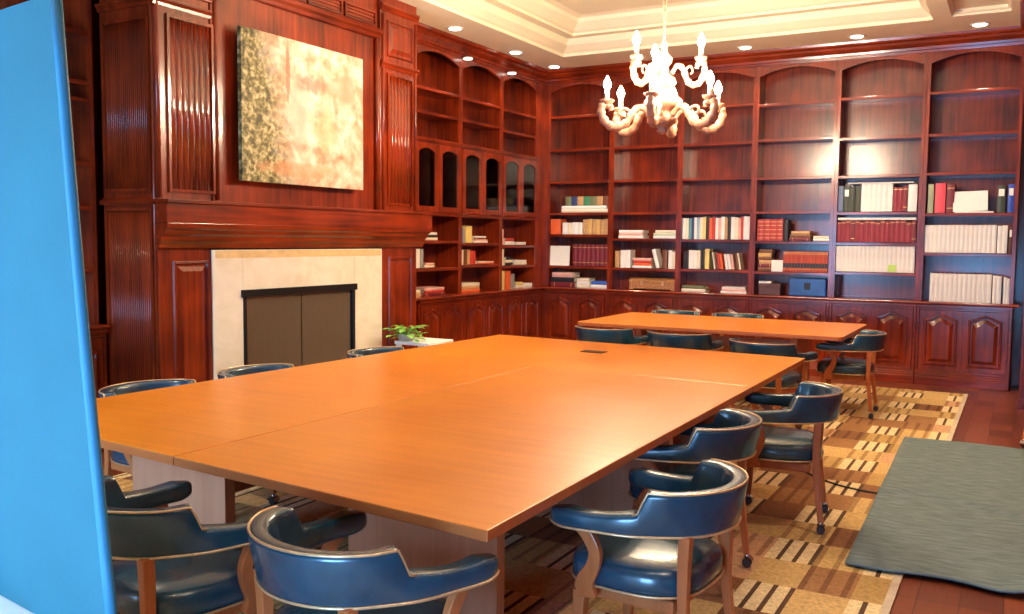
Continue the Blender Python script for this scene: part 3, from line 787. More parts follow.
        lg = obj('leg', bm, WC, t, bevel=.004)
        caster(lg, s*.206, .20)
    return t
def caster(parent, x, y):
    bm = bmesh.new()
    lathe(bm, [(.012, .045), (.013, .068)], (x, y, 0), 10, 1)
    for s in (-1, 1):
        a = [bm.verts.new((x+s*.006, y+.024*math.cos(2*PI*i/14), .024+.024*math.sin(2*PI*i/14))) for i in range(14)]
        b = [bm.verts.new((x+s*.018, y+.021*math.cos(2*PI*i/14), .024+.021*math.sin(2*PI*i/14))) for i in range(14)]
        for i in range(14): bm.faces.new((a[i], a[(i+1)%14], b[(i+1)%14], b[i]))
        bm.faces.new(a); bm.faces.new(b)
    # metal hood
    a = [bm.verts.new((x-.022, y+.03*math.cos(PI*i/8), .026+.03*math.sin(PI*i/8))) for i in range(9)]
    b = [bm.verts.new((x+.022, y+.03*math.cos(PI*i/8), .026+.03*math.sin(PI*i/8))) for i in range(9)]
    for i in range(8):
        f = bm.faces.new((a[i], a[i+1], b[i+1], b[i])); f.material_index = 1
    obj('caster', bm, [CASTER, CHROME], parent)
chair0 = make_chair(); remember(chair0)
CHAIRS = [
 (3.26, -8.83, -10, 'blue leather captains chair at the near table end, partly behind the blue board'),
 (4.01, -8.80, -13, 'blue leather captains chair at the near table end, closest to the table corner'),
 (4.54, -7.85, 86, 'captains chair on the long right side of the big table, closest to the camera'),
 (4.335, -6.84, 93, 'middle one of the three captains chairs along the right side of the big table'),
 (4.505, -5.78, 98, 'captains chair pulled farthest from the big table on its right side, beside the cable'),
 (2.31, -3.10, 0, 'captains chair seen from behind at the back table, nearest the fireplace'),
 (3.03, -3.15, 6, 'captains chair seen from behind at the middle of the back table'),
 (3.855, -3.44, -13, 'captains chair seen from behind at the back table, turned slightly, above the table corner'),
 (4.30, -2.32, 92, 'captains chair at the end of the back table nearest the mat'),
 (2.25, -1.16, 180, 'captains chair on the far side of the back table, nearer the fireplace, rim just visible'),
 (2.95, -1.16, 180, 'captains chair on the far side of the back table, near its middle, rim just visible'),
 (1.733, -7.60, -93, 'captains chair on the fireplace side of the big table, nearest the blue board'),
 (1.762, -6.84, -90, 'captains chair in front of the fire screen, rim just above the table edge'),
 (1.803, -5.72, -88, 'captains chair on the fireplace side of the big table, closest to the plant'),
 (1.05, -8.15, -60, 'captains chair off the near left corner of the big table, mostly behind the blue board'),
]
CG = 'blue grey leather captains chairs around the tables'
for i, (x, y, a, lb) in enumerate(CHAIRS):
    c = chair0 if i == 0 else copy_tree(chair0)
    c.location = (x, y, .0105); c.scale = (.955, .955, .98); c.rotation_euler = (0, 0, math.radians(a)); tag(c, lb, 'chair', CG)
c = copy_tree(chair0); c.location = (5.995, -3.02, .0); c.scale = (.955, .955, 1); c.rotation_euler = (0, 0, math.radians(-48)); tag(c, 'captains chair at the picture edge beyond the grey mat, only one leg showing', 'chair', CG)

# ------------------------------------------------------------------ plant on a low white table
t = empty('side_table', (.78, -3.90, .0105), 0, 'low white-topped side table beside the fireplace wall behind the big table', 'table')
bm = bmesh.new(); bx(bm, -.17, .22, -.20, .20, .55, .58); obj('tabletop', bm, WHITEC, t, bevel=.006)
for a in (-.14, .19):
    for b in (-.17, .17):
        bm = bmesh.new(); bx(bm, a-.02, a+.02, b-.02, b+.02, 0, .549); obj('leg', bm, WHITEC, t, bevel=.003)
t = empty('potted_plant', (.70, -4.04, .592), 0, 'bright green leafy potted plant on the low white table', 'plant')
bm = bmesh.new(); lathe(bm, [(.05, 0), (.07, .01), (.080, .05), (.083, .06), (.072, .06), (.068, .05)], k=20); obj('pot', bm, POT, t)
bm = bmesh.new(); bm2 = bmesh.new(); rnd = random.Random(3)
for i in range(46):
    a = rnd.uniform(0, 2*PI); rr = rnd.uniform(.03, .17); z = rnd.uniform(.04, .16)-rr*.2
    c = Vector((rr*math.cos(a), rr*math.sin(a), z)); l = rnd.uniform(.055, .09)
    d = Vector((math.cos(a), math.sin(a), rnd.uniform(-.2, .7))).normalized(); s = d.cross(Vector((0, 0, 1))).normalized(); u = s.cross(d)
    rows = []
    for q, wv in ((0, .004), (.25, .55), (.5, .75), (.75, .5), (1, .02)):
        p = c+d*l*q-Vector((0, 0, l*.35*q*q)); rows.append([bm.verts.new(p-s*wv*l*.55+u*.006), bm.verts.new(p), bm.verts.new(p+s*wv*l*.55+u*.006)])
    for A, B in zip(rows, rows[1:]):
        for j in (0, 1): f = bm.faces.new((A[j], A[j+1], B[j+1], B[j])); f.smooth = True
    tube(bm2, [Vector((0, 0, .052)), Vector((c.x*.5, c.y*.5, z*.75+.03)), c], .002, 5)
obj('leaves', bm, LEAF, t); obj('stems', bm2, LEAF, t)

# ------------------------------------------------------------------ blue board on a white clothed table
pB, pA = Vector((4.145, -9.70, .742)), Vector((3.02, -9.54, .742))
t = empty('display_board', (pB.x, pB.y, .742), 0, 'tall plain blue display board standing in the left foreground', 'display board')
dn = (pA-pB).normalized(); nrm = Vector((dn.y, -dn.x, 0))
if nrm.y > 0: nrm = -nrm
topx = TOPX
bm = bmesh.new()
q = [Vector((0, 0, 0)), dn*1.15, dn*(1.15+topx)+Vector((0, 0, 1.25)), dn*topx+Vector((0, 0, 1.25))]
mid = [q[0].lerp(q[3], k/8)+dn*(.010*math.sin(PI*k/8)) for k in range(9)]
out = [q[1]]+[q[2]]+mid[::-1]
a = [bm.verts.new(p+nrm*.008) for p in out]; b = [bm.verts.new(p-nrm*.008) for p in out]
bm.faces.new(a); bm.faces.new(b[::-1])
for i in range(len(out)): bm.faces.new((a[i], b[i], b[(i+1)%len(out)], a[(i+1)%len(out)]))
obj('board_panel', bm, BOARD, t)
bm = bmesh.new(); tube(bm, [p-dn*.0+nrm*.0 for p in mid], .011, 8, up=Vector((0, 1, 0))); tag(obj('edge_highlight', bm, BOARDE, t), 'lighter blue edge highlight')  # lighter tube stands in for the highlight along the board edge
bm = bmesh.new(); c = q[0].lerp(q[1], .6); bx(bm, c.x-.2, c.x+.2, c.y-.06, c.y+.06, -.0015, .008); obj('foot', bm, BOARDE, t)
t = empty('clothed_table', (3.3, -10.1, .0105), 0, 'table under a plain white cloth carrying the blue display board', 'table')
bm = bmesh.new()
x0, x1, y0, y1 = -.95, .57, -.42, .53
R = []
for ins, z in ((-.02, .02), (-.012, .35), (-.004, .69), (.0, .725), (.01, .7295)):
    R.append(rect_ring(bm, x0+ins, x1-ins, y0+ins, y1-ins, z))
loft(bm, R); obj('tablecloth', bm, WHITEC, t)
for a in (x0+.1, x1-.1):
    for b in (y0+.1, y1-.1):
        bm = bmesh.new(); bx(bm, a-.02, a+.02, b-.02, b+.02, 0, .68); obj('leg', bm, BLACKM, t)
E_DOWN, E_SPOT_FILL, E_WIN, E_LOW_FILL, EXPO = 60, 75, 190, 80, 0.80
ROWS=[
 ('b', 1, 1.893, 'L', 0.267, 0.955, 0.088, ['white', 'cream']),
 ('b', 1, 1.893, 'U2', 0.324, 0.953, 0.211, ['olive', 'navy', 'tan', 'green', 'olive', 'tan', 'brown']),
 ('b', 1, 1.606, 'U', 0.084, 0.255, 0.201, ['orange']),
 ('b', 1, 1.606, 'U', 0.285, 0.576, 0.161, ['white', 'cream', 'white', 'white']),
 ('b', 1, 1.606, 'U', 0.583, 0.944, 0.212, ['tan', 'gold', 'tan', 'gold', 'tan', 'tan']),
 ('b', 1, 1.192, 'U', 0.436, 0.957, 0.282, ['maroon', 'maroon', 'maroon', 'maroon', 'maroon', 'maroon', 'maroon', 'maroon']),
 ('b', 1, 0.905, 'L', 0.116, 0.471, 0.2, ['pinkish', 'black', 'maroon']),
 ('b', 1, 0.905, 'L', 0.502, 0.689, 0.129, ['cream', 'white', 'cream']),
 ('b', 1, 0.905, 'L', 0.704, 0.959, 0.097, ['blue', 'white']),
 ('b', 2, 1.56, 'L', 1.086, 1.426, 0.105, ['white', 'pinkish', 'white']),
 ('b', 2, 1.56, 'L', 1.559, 1.86, 0.106, ['cream', 'greenish', 'white']),
 ('b', 2, 1.183, 'U', 1.043, 1.105, 0.212, ['tan']),
 ('b', 2, 1.183, 'U', 1.118, 1.255, 0.239, ['white', 'white']),
 ('b', 2, 1.183, 'L', 1.285, 1.545, 0.129, ['pinkish', 'red', 'orange', 'white']),
 ('b', 2, 1.183, 'T', 1.60, 1.655, 0.244, ['white']),
 ('b', 2, 1.183, 'U', 1.684, 1.749, 0.234, ['brown']),
 ('b', 2, 1.183, 'U', 1.762, 1.866, 0.235, ['white', 'cream']),
 ('b', 3, 1.555, 'U', 1.927, 2.767, 0.282, ['white', 'cream', 'teal', 'navy', 'white', 'skyblue', 'cream', 'yellow', 'black', 'orange', 'red', 'white', 'pinkish', 'white', 'tan', 'black', 'white', 'cream', 'pinkish', 'red', 'white', 'white']),
 ('b', 3, 1.193, 'U', 1.957, 2.02, 0.216, ['black', 'black']),
 ('b', 3, 1.193, 'U', 2.026, 2.172, 0.242, ['white', 'white', 'cream']),
 ('b', 3, 1.193, 'U', 2.185, 2.223, 0.219, ['black']),
 ('b', 3, 1.193, 'U', 2.228, 2.285, 0.244, ['yellow']),
 ('b', 3, 1.193, 'T', 2.322, 2.367, 0.221, ['black', 'cream']),
 ('b', 3, 1.193, 'T', 2.40, 2.465, 0.198, ['red', 'orange']),
 ('b', 3, 1.193, 'T', 2.49, 2.60, 0.188, ['white', 'white', 'pinkish']),
 ('b', 3, 1.193, 'T', 2.63, 2.68, 0.202, ['brown', 'cream']),
 ('b', 3, 0.905, 'L', 1.941, 2.246, 0.081, ['olive', 'cream']),
 ('b', 3, 0.905, 'L', 2.433, 2.75, 0.079, ['white', 'pinkish', 'white']),
 ('b', 4, 1.545, 'U', 2.857, 3.159, 0.254, ['redgold', 'redgold', 'redgold', 'redgold']),
 ('b', 4, 1.545, 'U', 3.165, 3.217, 0.242, ['black']),
 ('b', 4, 1.545, 'L', 3.232, 3.47, 0.115, ['tan', 'brown', 'maroon']),
 ('b', 4, 1.545, 'L', 3.505, 3.682, 0.059, ['cream', 'white']),
 ('b', 4, 1.186, 'L', 2.879, 3.043, 0.261, ['brown', 'gold', 'brown', 'tan', 'maroon', 'brown']),
 ('b', 4, 1.186, 'U', 3.171, 3.677, 0.238, ['redband', 'redband', 'redband', 'redband', 'redband', 'redband', 'redband', 'redband', 'redband', 'redband', 'redband', 'redband', 'redband', 'redband', 'redband']),
 ('b', 5, 1.88, 'U', 3.765, 3.819, 0.289, ['steel']),
 ('b', 5, 1.88, 'U', 3.825, 3.942, 0.287, ['darkgreenlab', 'darkgreen']),
 ('b', 5, 1.88, 'U', 3.948, 4.006, 0.285, ['darkgreen']),
 ('b', 5, 1.88, 'U', 4.01, 4.338, 0.309, ['white', 'white', 'white', 'white', 'white', 'white']),
 ('b', 5, 1.88, 'U', 4.343, 4.491, 0.287, ['darkred', 'darkred', 'maroon']),
 ('b', 5, 1.88, 'U', 4.495, 4.586, 0.295, ['white']),
 ('b', 5, 1.538, 'U', 3.735, 4.591, 0.247, ['darkred', 'darkred', 'darkred', 'maroon', 'darkred', 'darkred', 'darkred', 'darkred', 'darkred', 'darkred', 'darkred', 'darkred', 'darkred', 'darkred', 'darkred', 'maroon']),
 ('b', 5, 1.205, 'U', 3.735, 4.587, 0.291, ['whitevol', 'whitevol', 'whitevol', 'whitevol', 'whitevol', 'whitevol', 'whitevol', 'whitevol', 'whitevol', 'whitevol', 'whitevol', 'whitevol', 'whitevol', 'whitevol', 'whitevol', 'whitevol', 'whitevol', 'whitevol']),
 ('b', 6, 1.862, 'U', 4.695, 4.749, 0.31, ['sage']),
 ('b', 6, 1.862, 'U', 4.763, 4.866, 0.318, ['rose']),
 ('b', 6, 1.862, 'U', 4.876, 4.953, 0.305, ['maroon']),
 ('b', 6, 1.862, 'U', 5.359, 5.433, 0.285, ['darkgreenlab']),
 ('b', 6, 1.862, 'U', 5.455, 5.551, 0.293, ['royallab']),
 ('b', 6, 1.434, 'U', 4.643, 5.368, 0.296, ['whitevol', 'whitevol', 'whitevol', 'whitevol', 'whitevol', 'whitevol', 'whitevol', 'whitevol', 'whitevol', 'whitevol', 'whitevol', 'whitevol', 'whitevol', 'whitevol', 'whitevol', 'whitevol']),
 ('b', 6, 1.434, 'U', 5.377, 5.469, 0.302, ['whitevol', 'whitevol']),
 ('b', 6, 1.434, 'U', 5.484, 5.561, 0.286, ['brownlab']),
 ('b', 6, 0.905, 'U', 4.749, 5.344, 0.303, ['whitevol', 'whitevol', 'whitevol', 'whitevol', 'whitevol', 'whitevol', 'whitevol', 'whitevol', 'whitevol', 'whitevol', 'whitevol', 'whitevol', 'whitevol']),
 ('b', 6, 0.905, 'U', 5.354, 5.437, 0.302, ['whitevol', 'whitevol']),
 ('b', 6, 0.905, 'U', 5.456, 5.566, 0.294, ['whitevol', 'whitevol']),
 ('l', 0, 1.515, 'L', -2.798, -2.454, 0.089, ['white', 'black', 'cream']),
 ('l', 0, 1.215, 'U', -2.874, -2.788, 0.205, ['white']),
 ('l', 0, 1.215, 'U', -2.779, -2.722, 0.205, ['grey']),
 ('l', 0, 1.215, 'L', -2.703, -2.511, 0.051, ['pinkish', 'cream']),
 ('l', 0, 0.905, 'L', -2.87, -2.777, 0.075, ['cream', 'tan']),
 ('l', 0, 0.905, 'L', -2.73, -2.31, 0.09, ['pinkish', 'red', 'maroon']),
 ('l', 1, 1.488, 'U', -1.983, -1.887, 0.181, ['navy', 'grey']),
 ('l', 1, 1.488, 'U', -1.854, -1.733, 0.195, ['yellow']),
 ('l', 1, 1.488, 'L', -1.687, -1.377, 0.08, ['white', 'maroon', 'pinkish', 'white']),
 ('l', 1, 1.233, 'U', -2.002, -1.916, 0.171, ['cream']),
 ('l', 1, 1.233, 'U', -1.895, -1.652, 0.176, ['brown', 'tan', 'red', 'red']),
 ('l', 1, 1.233, 'L', -1.605, -1.229, 0.03, ['cream', 'orange']),
 ('l', 1, 0.905, 'L', -1.999, -1.555, 0.111, ['cream', 'tan', 'orange']),
 ('l', 2, 1.463, 'U', -1.09, -0.99, 0.196, ['pinkish']),
 ('l', 2, 1.463, 'L', -0.951, -0.707, 0.086, ['red', 'white']),
 ('l', 2, 1.463, 'L', -0.68, -0.412, 0.036, ['white']),
 ('l', 2, 1.205, 'U', -1.086, -0.974, 0.206, ['cream']),
 ('l', 2, 1.205, 'L', -0.934, -0.755, 0.105, ['black', 'cream', 'black']),
 ('l', 2, 1.205, 'L', -0.728, -0.38, 0.062, ['white', 'cream']),
 ('l', 2, 0.905, 'U', -1.081, -0.956, 0.232, ['yellow']),
 ('l', 2, 0.905, 'U', -0.931, -0.803, 0.228, ['orange']),
 ('l', 2, 0.905, 'U', -0.789, -0.698, 0.187, ['grey']),
 ('l', 2, 0.905, 'L', -0.67, -0.482, 0.079, ['yellow', 'cream']),
 ('l', 2, 0.905, 'L', -0.455, -0.205, 0.057, ['white']),
 ('l', 1, 1.815, 'L', -1.592, -1.242, 0.221, ['tan', 'brown', 'cream', 'gold']),
 ('l', 2, 1.815, 'L', -1.047, -0.398, 0.252, ['tan', 'olive', 'brown', 'cream', 'gold']),
]
# ------------------------------------------------------------------ chandelier
CX, CY = 3.125, -4.0
t = empty('chandelier', (CX, CY, 2.36), 0, 'carved cream and gold two-tier chandelier with lit candle bulbs', 'chandelier')
bm = bmesh.new()
lathe(bm, [(.004, 0), (.03, .012), (.045, .03), (.03, .045), (.06, .06), (.10, .085), (.115, .12), (.095, .155), (.06, .17), (.085, .19), (.14, .215), (.15, .25), (.12, .285), (.07, .305), (.055, .33), (.075, .36), (.10, .39), (.085, .43), (.045, .46), (.035, .52), (.06, .55), (.065, .58), (.035, .61), (.02, .65), (.028, .68), (.012, .72)], k=32, lobes=8, amp=.06)
obj('carved_body', bm, CHAND, t)
def scroll(R_, z0, cup):
    """S-shaped arm in the x-z plane"""
    k = R_/.46
    return smooth_path([(.10*k, 0, z0+.04), (.17*k, 0, z0+.10), (.24*k, 0, z0+.07), (.30*k, 0, z0-.02), (.38*k, 0, z0-.055), (.46*k, 0, z0-.03), (.505*k, 0, z0+.05), (R_+.03*k, 0, z0+.11), (R_-.02, 0, z0+.105), (R_-.035, 0, z0+.07)], 5)
def arm(R_, z0, ang, rad, csz=1.0):
    bm = bmesh.new(); cp = scroll(R_, z0, 0); n = len(cp)
    rr = [rad*1.25*(1-.35*abs(2*i/(n-1)-1)**2)*(1+.16*math.sin(i*1.7)) for i in range(n)]
    tube(bm, cp, rr, 10, up=Vector((0, 1, 0)))
    # acanthus curl on the arm
    cc = smooth_path([(R_*.55, 0, z0+.02), (R_*.62, 0, z0+.075), (R_*.74, 0, z0+.085), (R_*.78, 0, z0+.045), (R_*.72, 0, z0+.03)], 4)
    tube(bm, cc, [rad*.6*(1-.5*i/(len(cc)-1)) for i in range(len(cc))], 8, up=Vector((0, 1, 0)))
    a = obj('arm', bm, CHAND, t, rot=(0, 0, ang))
    bm = bmesh.new(); lathe(bm, [(.012, .10), (.03, .115), (.05*csz, .135), (.056*csz, .15), (.046*csz, .152), (.02, .148)], (R_, 0, z0), 20, lobes=10, amp=.05); obj('candle_cup', bm, CHAND, a)
    bm = bmesh.new(); lathe(bm, [(.018, .150), (.018, .225), (.012, .228)], (R_, 0, z0), 14); obj('candle_sleeve', bm, IVORY, a)
    bm = bmesh.new(); lathe(bm, [(.012, .228), (.024, .245), (.029, .265), (.024, .288), (.012, .312), (.003, .33)], (R_, 0, z0), 14); tag(obj('candle_bulb', bm, BULB, a), 'glowing candle bulb')
for i in range(6): arm(.45, .10, math.radians(39.4+60*i), .026)
for i in range(3): arm(.29, .42, math.radians(124.4+120*i), .019, .85)
bm = bmesh.new(); lathe(bm, [(.008, .72), (.008, .80)], k=10)
z = .80; k = 0
while z < 1.70:
    pts = []
    for j in range(12):
        a = 2*PI*j/12; u, w = .013*math.cos(a), .026*math.sin(a)
        pts.append((u, 0, z+w) if k % 2 else (0, u, z+w))
    tube(bm, pts, .0035, 5, closed=True, up=Vector((0, 1, .01)) if k % 2 else Vector((1, 0, .01))); z += .042; k += 1
obj('chain', bm, CHAND, t)
bm = bmesh.new(); lathe(bm, [(.01, 1.66), (.05, 1.68), (.08, 1.71), (.085, 1.738)], k=24); obj('ceiling_canopy', bm, CHAND, t)

# ------------------------------------------------------------------ ceiling lights
def spot(x, y, z, e, ang=105, r=.05, blend=.7, col=(1, .80, .56), tgt=None):
    l = bpy.data.lights.new('downlight_and_fill', 'SPOT'); l.energy = e; l.spot_size = math.radians(ang); l.spot_blend = blend; l.shadow_soft_size = r; l.color = col
    o = bpy.data.objects.new('downlight_and_fill', l); COL.objects.link(o); o.location = (x, y, z)
    if tgt: o.rotation_euler = (Vector(tgt)-Vector((x, y, z))).to_track_quat('-Z', 'Y').to_euler()
    return o
DL = [(.316, -2.65, 'nearest the fireplace wall'), (.29, -1.30, 'over the middle of the left-wall shelves'), (.30, -.30, 'at the room corner'), (1.45, -.36, 'behind the chandelier'), (2.76, -.36, 'just beyond the chandelier bulbs'), (3.965, -.376, 'over the fourth and fifth back bays'), (5.14, -.384, 'at the far right end of the ceiling')]
for x, y, w in DL:
    t = empty('recessed_downlight', (x, y, 3.74), 0, 'round recessed ceiling downlight '+w, 'ceiling light', 'recessed downlights in the ceiling border')
    bm = bmesh.new(); lathe(bm, [(.060, -.003), (.075, -.012), (.088, -.008), (.092, -.0005)], k=28)
    bm.faces.ensure_lookup_table()
    obj('trim_ring', bm, TRIMW, t)
    bm = bmesh.new(); lathe(bm, [(.058, -.014), (.058, -.0125)], k=28); tag(obj('lamp_face', bm, DISC, t), 'glowing lamp face')
    spot(x, y, 3.722, E_DOWN)
for x, y, w in ((.045, -2.0, 'between the two arches nearest the fireplace'), (.045, -.992, 'between the arches nearest the corner')):
    t = empty('cabinet_light', (x+.022, y, 3.558), 0, 'small round glowing cabinet light under the left-wall cornice '+w, 'cabinet light', 'cabinet lights under the cornice')
    bm = bmesh.new(); lathe(bm, [(.055, 0), (.06, .004), (.06, .012), (.03, .014)], k=24); obj('housing', bm, TRIMW, t)
    bm = bmesh.new(); lathe(bm, [(.05, -.004), (.05, -.0005)], k=24); tag(obj('lamp_face', bm, DISC2, t), 'glowing lamp face')
# added fill spots with no fixtures, over the fireplace and out of view
for x, y in ((.98, -5.1), (.98, -8.2), (2.7, -9.9), (4.9, -9.9), (5.85, -3.4), (5.85, -6.6), (5.85, -9.2), (.5, -10.9)):
    spot(x, y, 3.73, E_SPOT_FILL*(.35 if (x < 1 and y > -6) or y < -9.5 else 1))
def area(name, loc, rot, sx, sy, e, col):
    l = bpy.data.lights.new(name, 'AREA'); l.shape = 'RECTANGLE'; l.size = sx; l.size_y = sy; l.energy = e; l.color = col
    o = bpy.data.objects.new(name, l); COL.objects.link(o); o.location = loc; o.rotation_euler = rot; return o
area('window_and_fill_light', (2.2, YR-.16, 1.4), (PI/2, 0, 0), 2.0, 1.8, E_WIN, (.22, .54, 1.0))
area('window_and_fill_light', (4.75, YR-.16, .75), (PI/2, 0, 0), 1.0, .95, E_LOW_FILL, (.20, .50, 1.0))  # added cool fill through the low opening, for the near chairs

# ------------------------------------------------------------------ books
BC = {'white': (.80,.78,.74), 'cream': (.76,.68,.52), 'olive': (.16,.17,.08), 'navy': (.03,.05,.16), 'tan': (.50,.28,.12), 'green': (.05,.22,.10), 'brown': (.17,.06,.025), 'orange': (.72,.12,.03),
 'gold': (.62,.38,.12), 'maroon': (.17,.012,.02), 'pinkish': (.72,.40,.34), 'black': (.015,.015,.02), 'blue': (.03,.12,.50), 'greenish': (.52,.60,.46), 'red': (.50,.04,.03), 'teal': (.10,.30,.34), 'skyblue': (.30,.48,.62),
 'yellow': (.74,.58,.20), 'redgold': (.42,.025,.025), 'redband': (.46,.06,.025), 'steel': (.12,.17,.30), 'darkgreenlab': (.035,.05,.03), 'darkgreen': (.04,.05,.03), 'darkred': (.26,.012,.025), 'whitevol': (.80,.78,.73), 'sage': (.36,.42,.25),
 'rose': (.75,.06,.09), 'royallab': (.02,.07,.42), 'brownlab': (.10,.035,.02), 'grey': (.30,.30,.30)}
WORD = {'pinkish': 'pale pink', 'greenish': 'pale green', 'skyblue': 'light blue', 'redgold': 'red and gold', 'redband': 'orange-red banded', 'steel': 'slate blue', 'darkgreenlab': 'dark green labelled', 'darkgreen': 'dark green', 'darkred': 'dark red', 'whitevol': 'white', 'rose': 'bright pink', 'royallab': 'royal blue labelled', 'brownlab': 'brown labelled', 'sage': 'sage green', 'tan': 'tan', 'grey': 'grey'}
BM = {k: plain('cover_'+k, v, .5, var=.06, scale=8) for k, v in BC.items()}
PAGES = plain('paper_pages', (.74, .68, .56), .8, var=.05, scale=60)
GOLD = plain('gilt_spine_band', (.70, .42, .12), .4, metal=.3)
LABEL = plain('paper_label', (.85, .82, .74), .6, var=.02)
BOOKI = {}
def book_bm(w, h, d, kind):
    """standing book, spine on -y at y=0, base z=0, centred on x; slots cover, pages, band"""
    bm = bmesh.new(); th = min(.004, w*.16); x0, x1 = -w/2, w/2
    bx(bm, x0, x0+th, .004, d, 0, h); bx(bm, x1-th, x1, .004, d, 0, h)
    k = 6; pts = []
    for i in range(k+1):
        u = i/k; pts.append((x0+w*u, .006-.006*math.sin(PI*u)))
    pts += [(x1, .010), (x0, .010)]
    prism(bm, pts, 0, h, 0, axis='z')
    bx(bm, x0+th, x1-th, .010, d-.006, .003, h-.005, 1)
    bands = {'redgold': (.12, .3, .5, .7, .86), 'gold': (.2, .5, .8), 'tan': (.25, .75), 'redband': (.12, .86, .93), 'maroon': (.15, .85), 'white': (), 'darkred': (.9,)}.get(kind, ())
    for f in bands: bx(bm, x0+w*.06, x1-w*.06, -.0015, .004, h*f, h*f+h*.022, 2)
    if kind == 'redband': bx(bm, x0+w*.04, x1-w*.04, -.0015, .004, h*.20, h*.42, 3)
    return bm
CNT = {}
def book(col, w, h, d, loc, rz, label, group=None, tilt=0.0, lie=False, frame=None):
    o = obj('book', book_bm(w, h, d, col), [BM[col], PAGES, GOLD, BM['black']])
    M = Matrix.Translation(loc) @ Matrix.Rotation(rz, 4, 'Z')
    if lie: M = M @ Matrix.Translation((-h/2, 0, w/2)) @ Matrix.Rotation(PI/2, 4, 'Y')
    elif tilt: M = M @ Matrix.Translation((w/2*(1 if tilt > 0 else -1), 0, 0)) @ Matrix.Rotation(tilt, 4, 'Y') @ Matrix.Translation((-w/2*(1 if tilt > 0 else -1), 0, 0))
    o.matrix_world = M
    tag(o, label, 'book', group)
    if col.endswith('lab'):
        bm = bmesh.new(); bx(bm, -w*.36, w*.36, -.002, .001, h*.60, h*.86); lb = obj('spine_label', bm, LABEL, o); tag(lb, 'white spine label')
    return o
LV = ['worktop', 'lowest shelf', 'second shelf up', 'third shelf up', 'behind glass']
BAYN = {('b', i): n for i, n in ((1, 'first back bay'), (2, 'second back bay'), (3, 'third back bay'), (4, 'fourth back bay'), (5, 'fifth back bay'), (6, 'last back bay'))}
BAYN.update({('l', 0): 'bay beside fireplace', ('l', 1): 'middle glass-door bay', ('l', 2): 'glass-door bay by corner'})
ups, stk = {}, {}
for w, bay, z, k, a, b, h, cols in ROWS:
    key = (w, bay, z)
    if k in 'UT' : ups[key] = ups.get(key, 0)+len(cols)
    if k == 'L': stk[key] = stk.get(key, 0)+1
uc, sc = {}, {}
for w, bay, z, k, a, b, h, cols in ROWS:
    key = (w, bay, z); rn = random.Random(int(a*1000)+int(z*77))
    if w == 'b':
        lo, hi = X0+BW*(bay-1)+.039, X0+BW*bay-.039; rz = 0
    else:
        lo, hi = Y0-LW*(3-bay)+.039, Y0-LW*(2-bay)-.039; rz = PI/2
    a, b = max(a, lo), min(b, hi)
    lv = 4 if abs(z-1.815) < .01 and w == 'l' else 0 if z < .95 else 1 if z < 1.3 else 2 if z < 1.7 else 3
    if bay == 6 and w == 'b': lv = 0 if z < .95 else 1 if z < 1.5 else 2
    place = LV[lv]+', '+BAYN[(w, bay)]
    off = .028 if w == 'b' else .026
    if lv == 4: off = .05
    def W2(u, dz, off_=off):
        return (u, off_, z+dz) if w == 'b' else (-off_, u, z+dz)
    if k == 'L':
        sc[key] = sc.get(key, 0)+1; nst = stk[key]
        sn = 'stack' if nst == 1 else ('left stack', 'right stack')[sc[key]-1] if nst == 2 else ('left stack', 'middle stack', 'right stack')[sc[key]-1]
        n = len(cols); th = h/n; zz = 0
        for i, c in enumerate(cols[::-1]):
            L = (b-a)*(1 if i == 0 else rn.uniform(.86, .99)); t_ = th*.97
            lpos = ('bottom' if i == 0 else 'top' if i == n-1 else ORD[n-1-i]+' from top') if n > 1 else 'single'
            L = min(L, b-a); ds = min(.21, .75*(b-a)+.06)
            book(c, t_, L, ds, W2((a+b)/2+(rn.uniform(-1, 1)*(b-a-L)/2), zz), rz, ('%s book lying %s of %s, %s' % (WORD.get(c, c), lpos, sn, place)) if n > 1 else '%s book lying flat, %s' % (WORD.get(c, c), place), 'books lying flat '+place, lie=True)
            zz += t_+.0006
    else:
        n = len(cols); gap = .0012; base_off = 0
        if k == 'U2': base_off = .088
        same = len(set(cols)) == 1 and n > 3
        wd = [rn.uniform(.85, 1.2) for _ in cols]
        if same: wd = [1.0]*n
        s = sum(wd); x = a
        for i, c in enumerate(cols):
            uc[key] = uc.get(key, 0)+1
            ww = (b-a)*wd[i]/s-gap
            hh = h*(1 if same or k == 'U2' else (1 if n == 1 else rn.uniform(.90, 1.0)))
            if k == 'U2': hh = h-base_off-.004
            dd = rn.uniform(.15, .2) if not same else .2
            tilt = 0
            if k == 'T': tilt = -math.radians(9 if n > 1 else 15)
            lb = '%s book, %s upright from left, %s' % (WORD.get(c, c), ORD[uc[key]-1], place)
            gr = 'upright books '+place
            if c == 'whitevol': lb = 'white bound volume in the even row, '+place; gr = 'white volumes '+place
            if same and c != 'whitevol': lb = '%s volume of the matching set, %s' % (WORD.get(c, c), place); gr = lb+' '
            if c == 'darkred' and n > 10: lb = 'dark red volume of the long row, '+place; gr = 'dark red volumes '+place
            if k == 'U2': lb = '%s book, %s from left atop white stack, %s' % (WORD.get(c, c), ORD[i], place)
            if k == 'T':
                ww2 = min(ww*.9, .045)
                book(c, ww2, hh, dd, W2(x+ww/2, .0), rz, lb, gr, tilt=tilt)
            else: book(c, ww, hh, dd, W2(x+ww/2, base_off+.0), rz, lb, gr)
            x += ww+gap
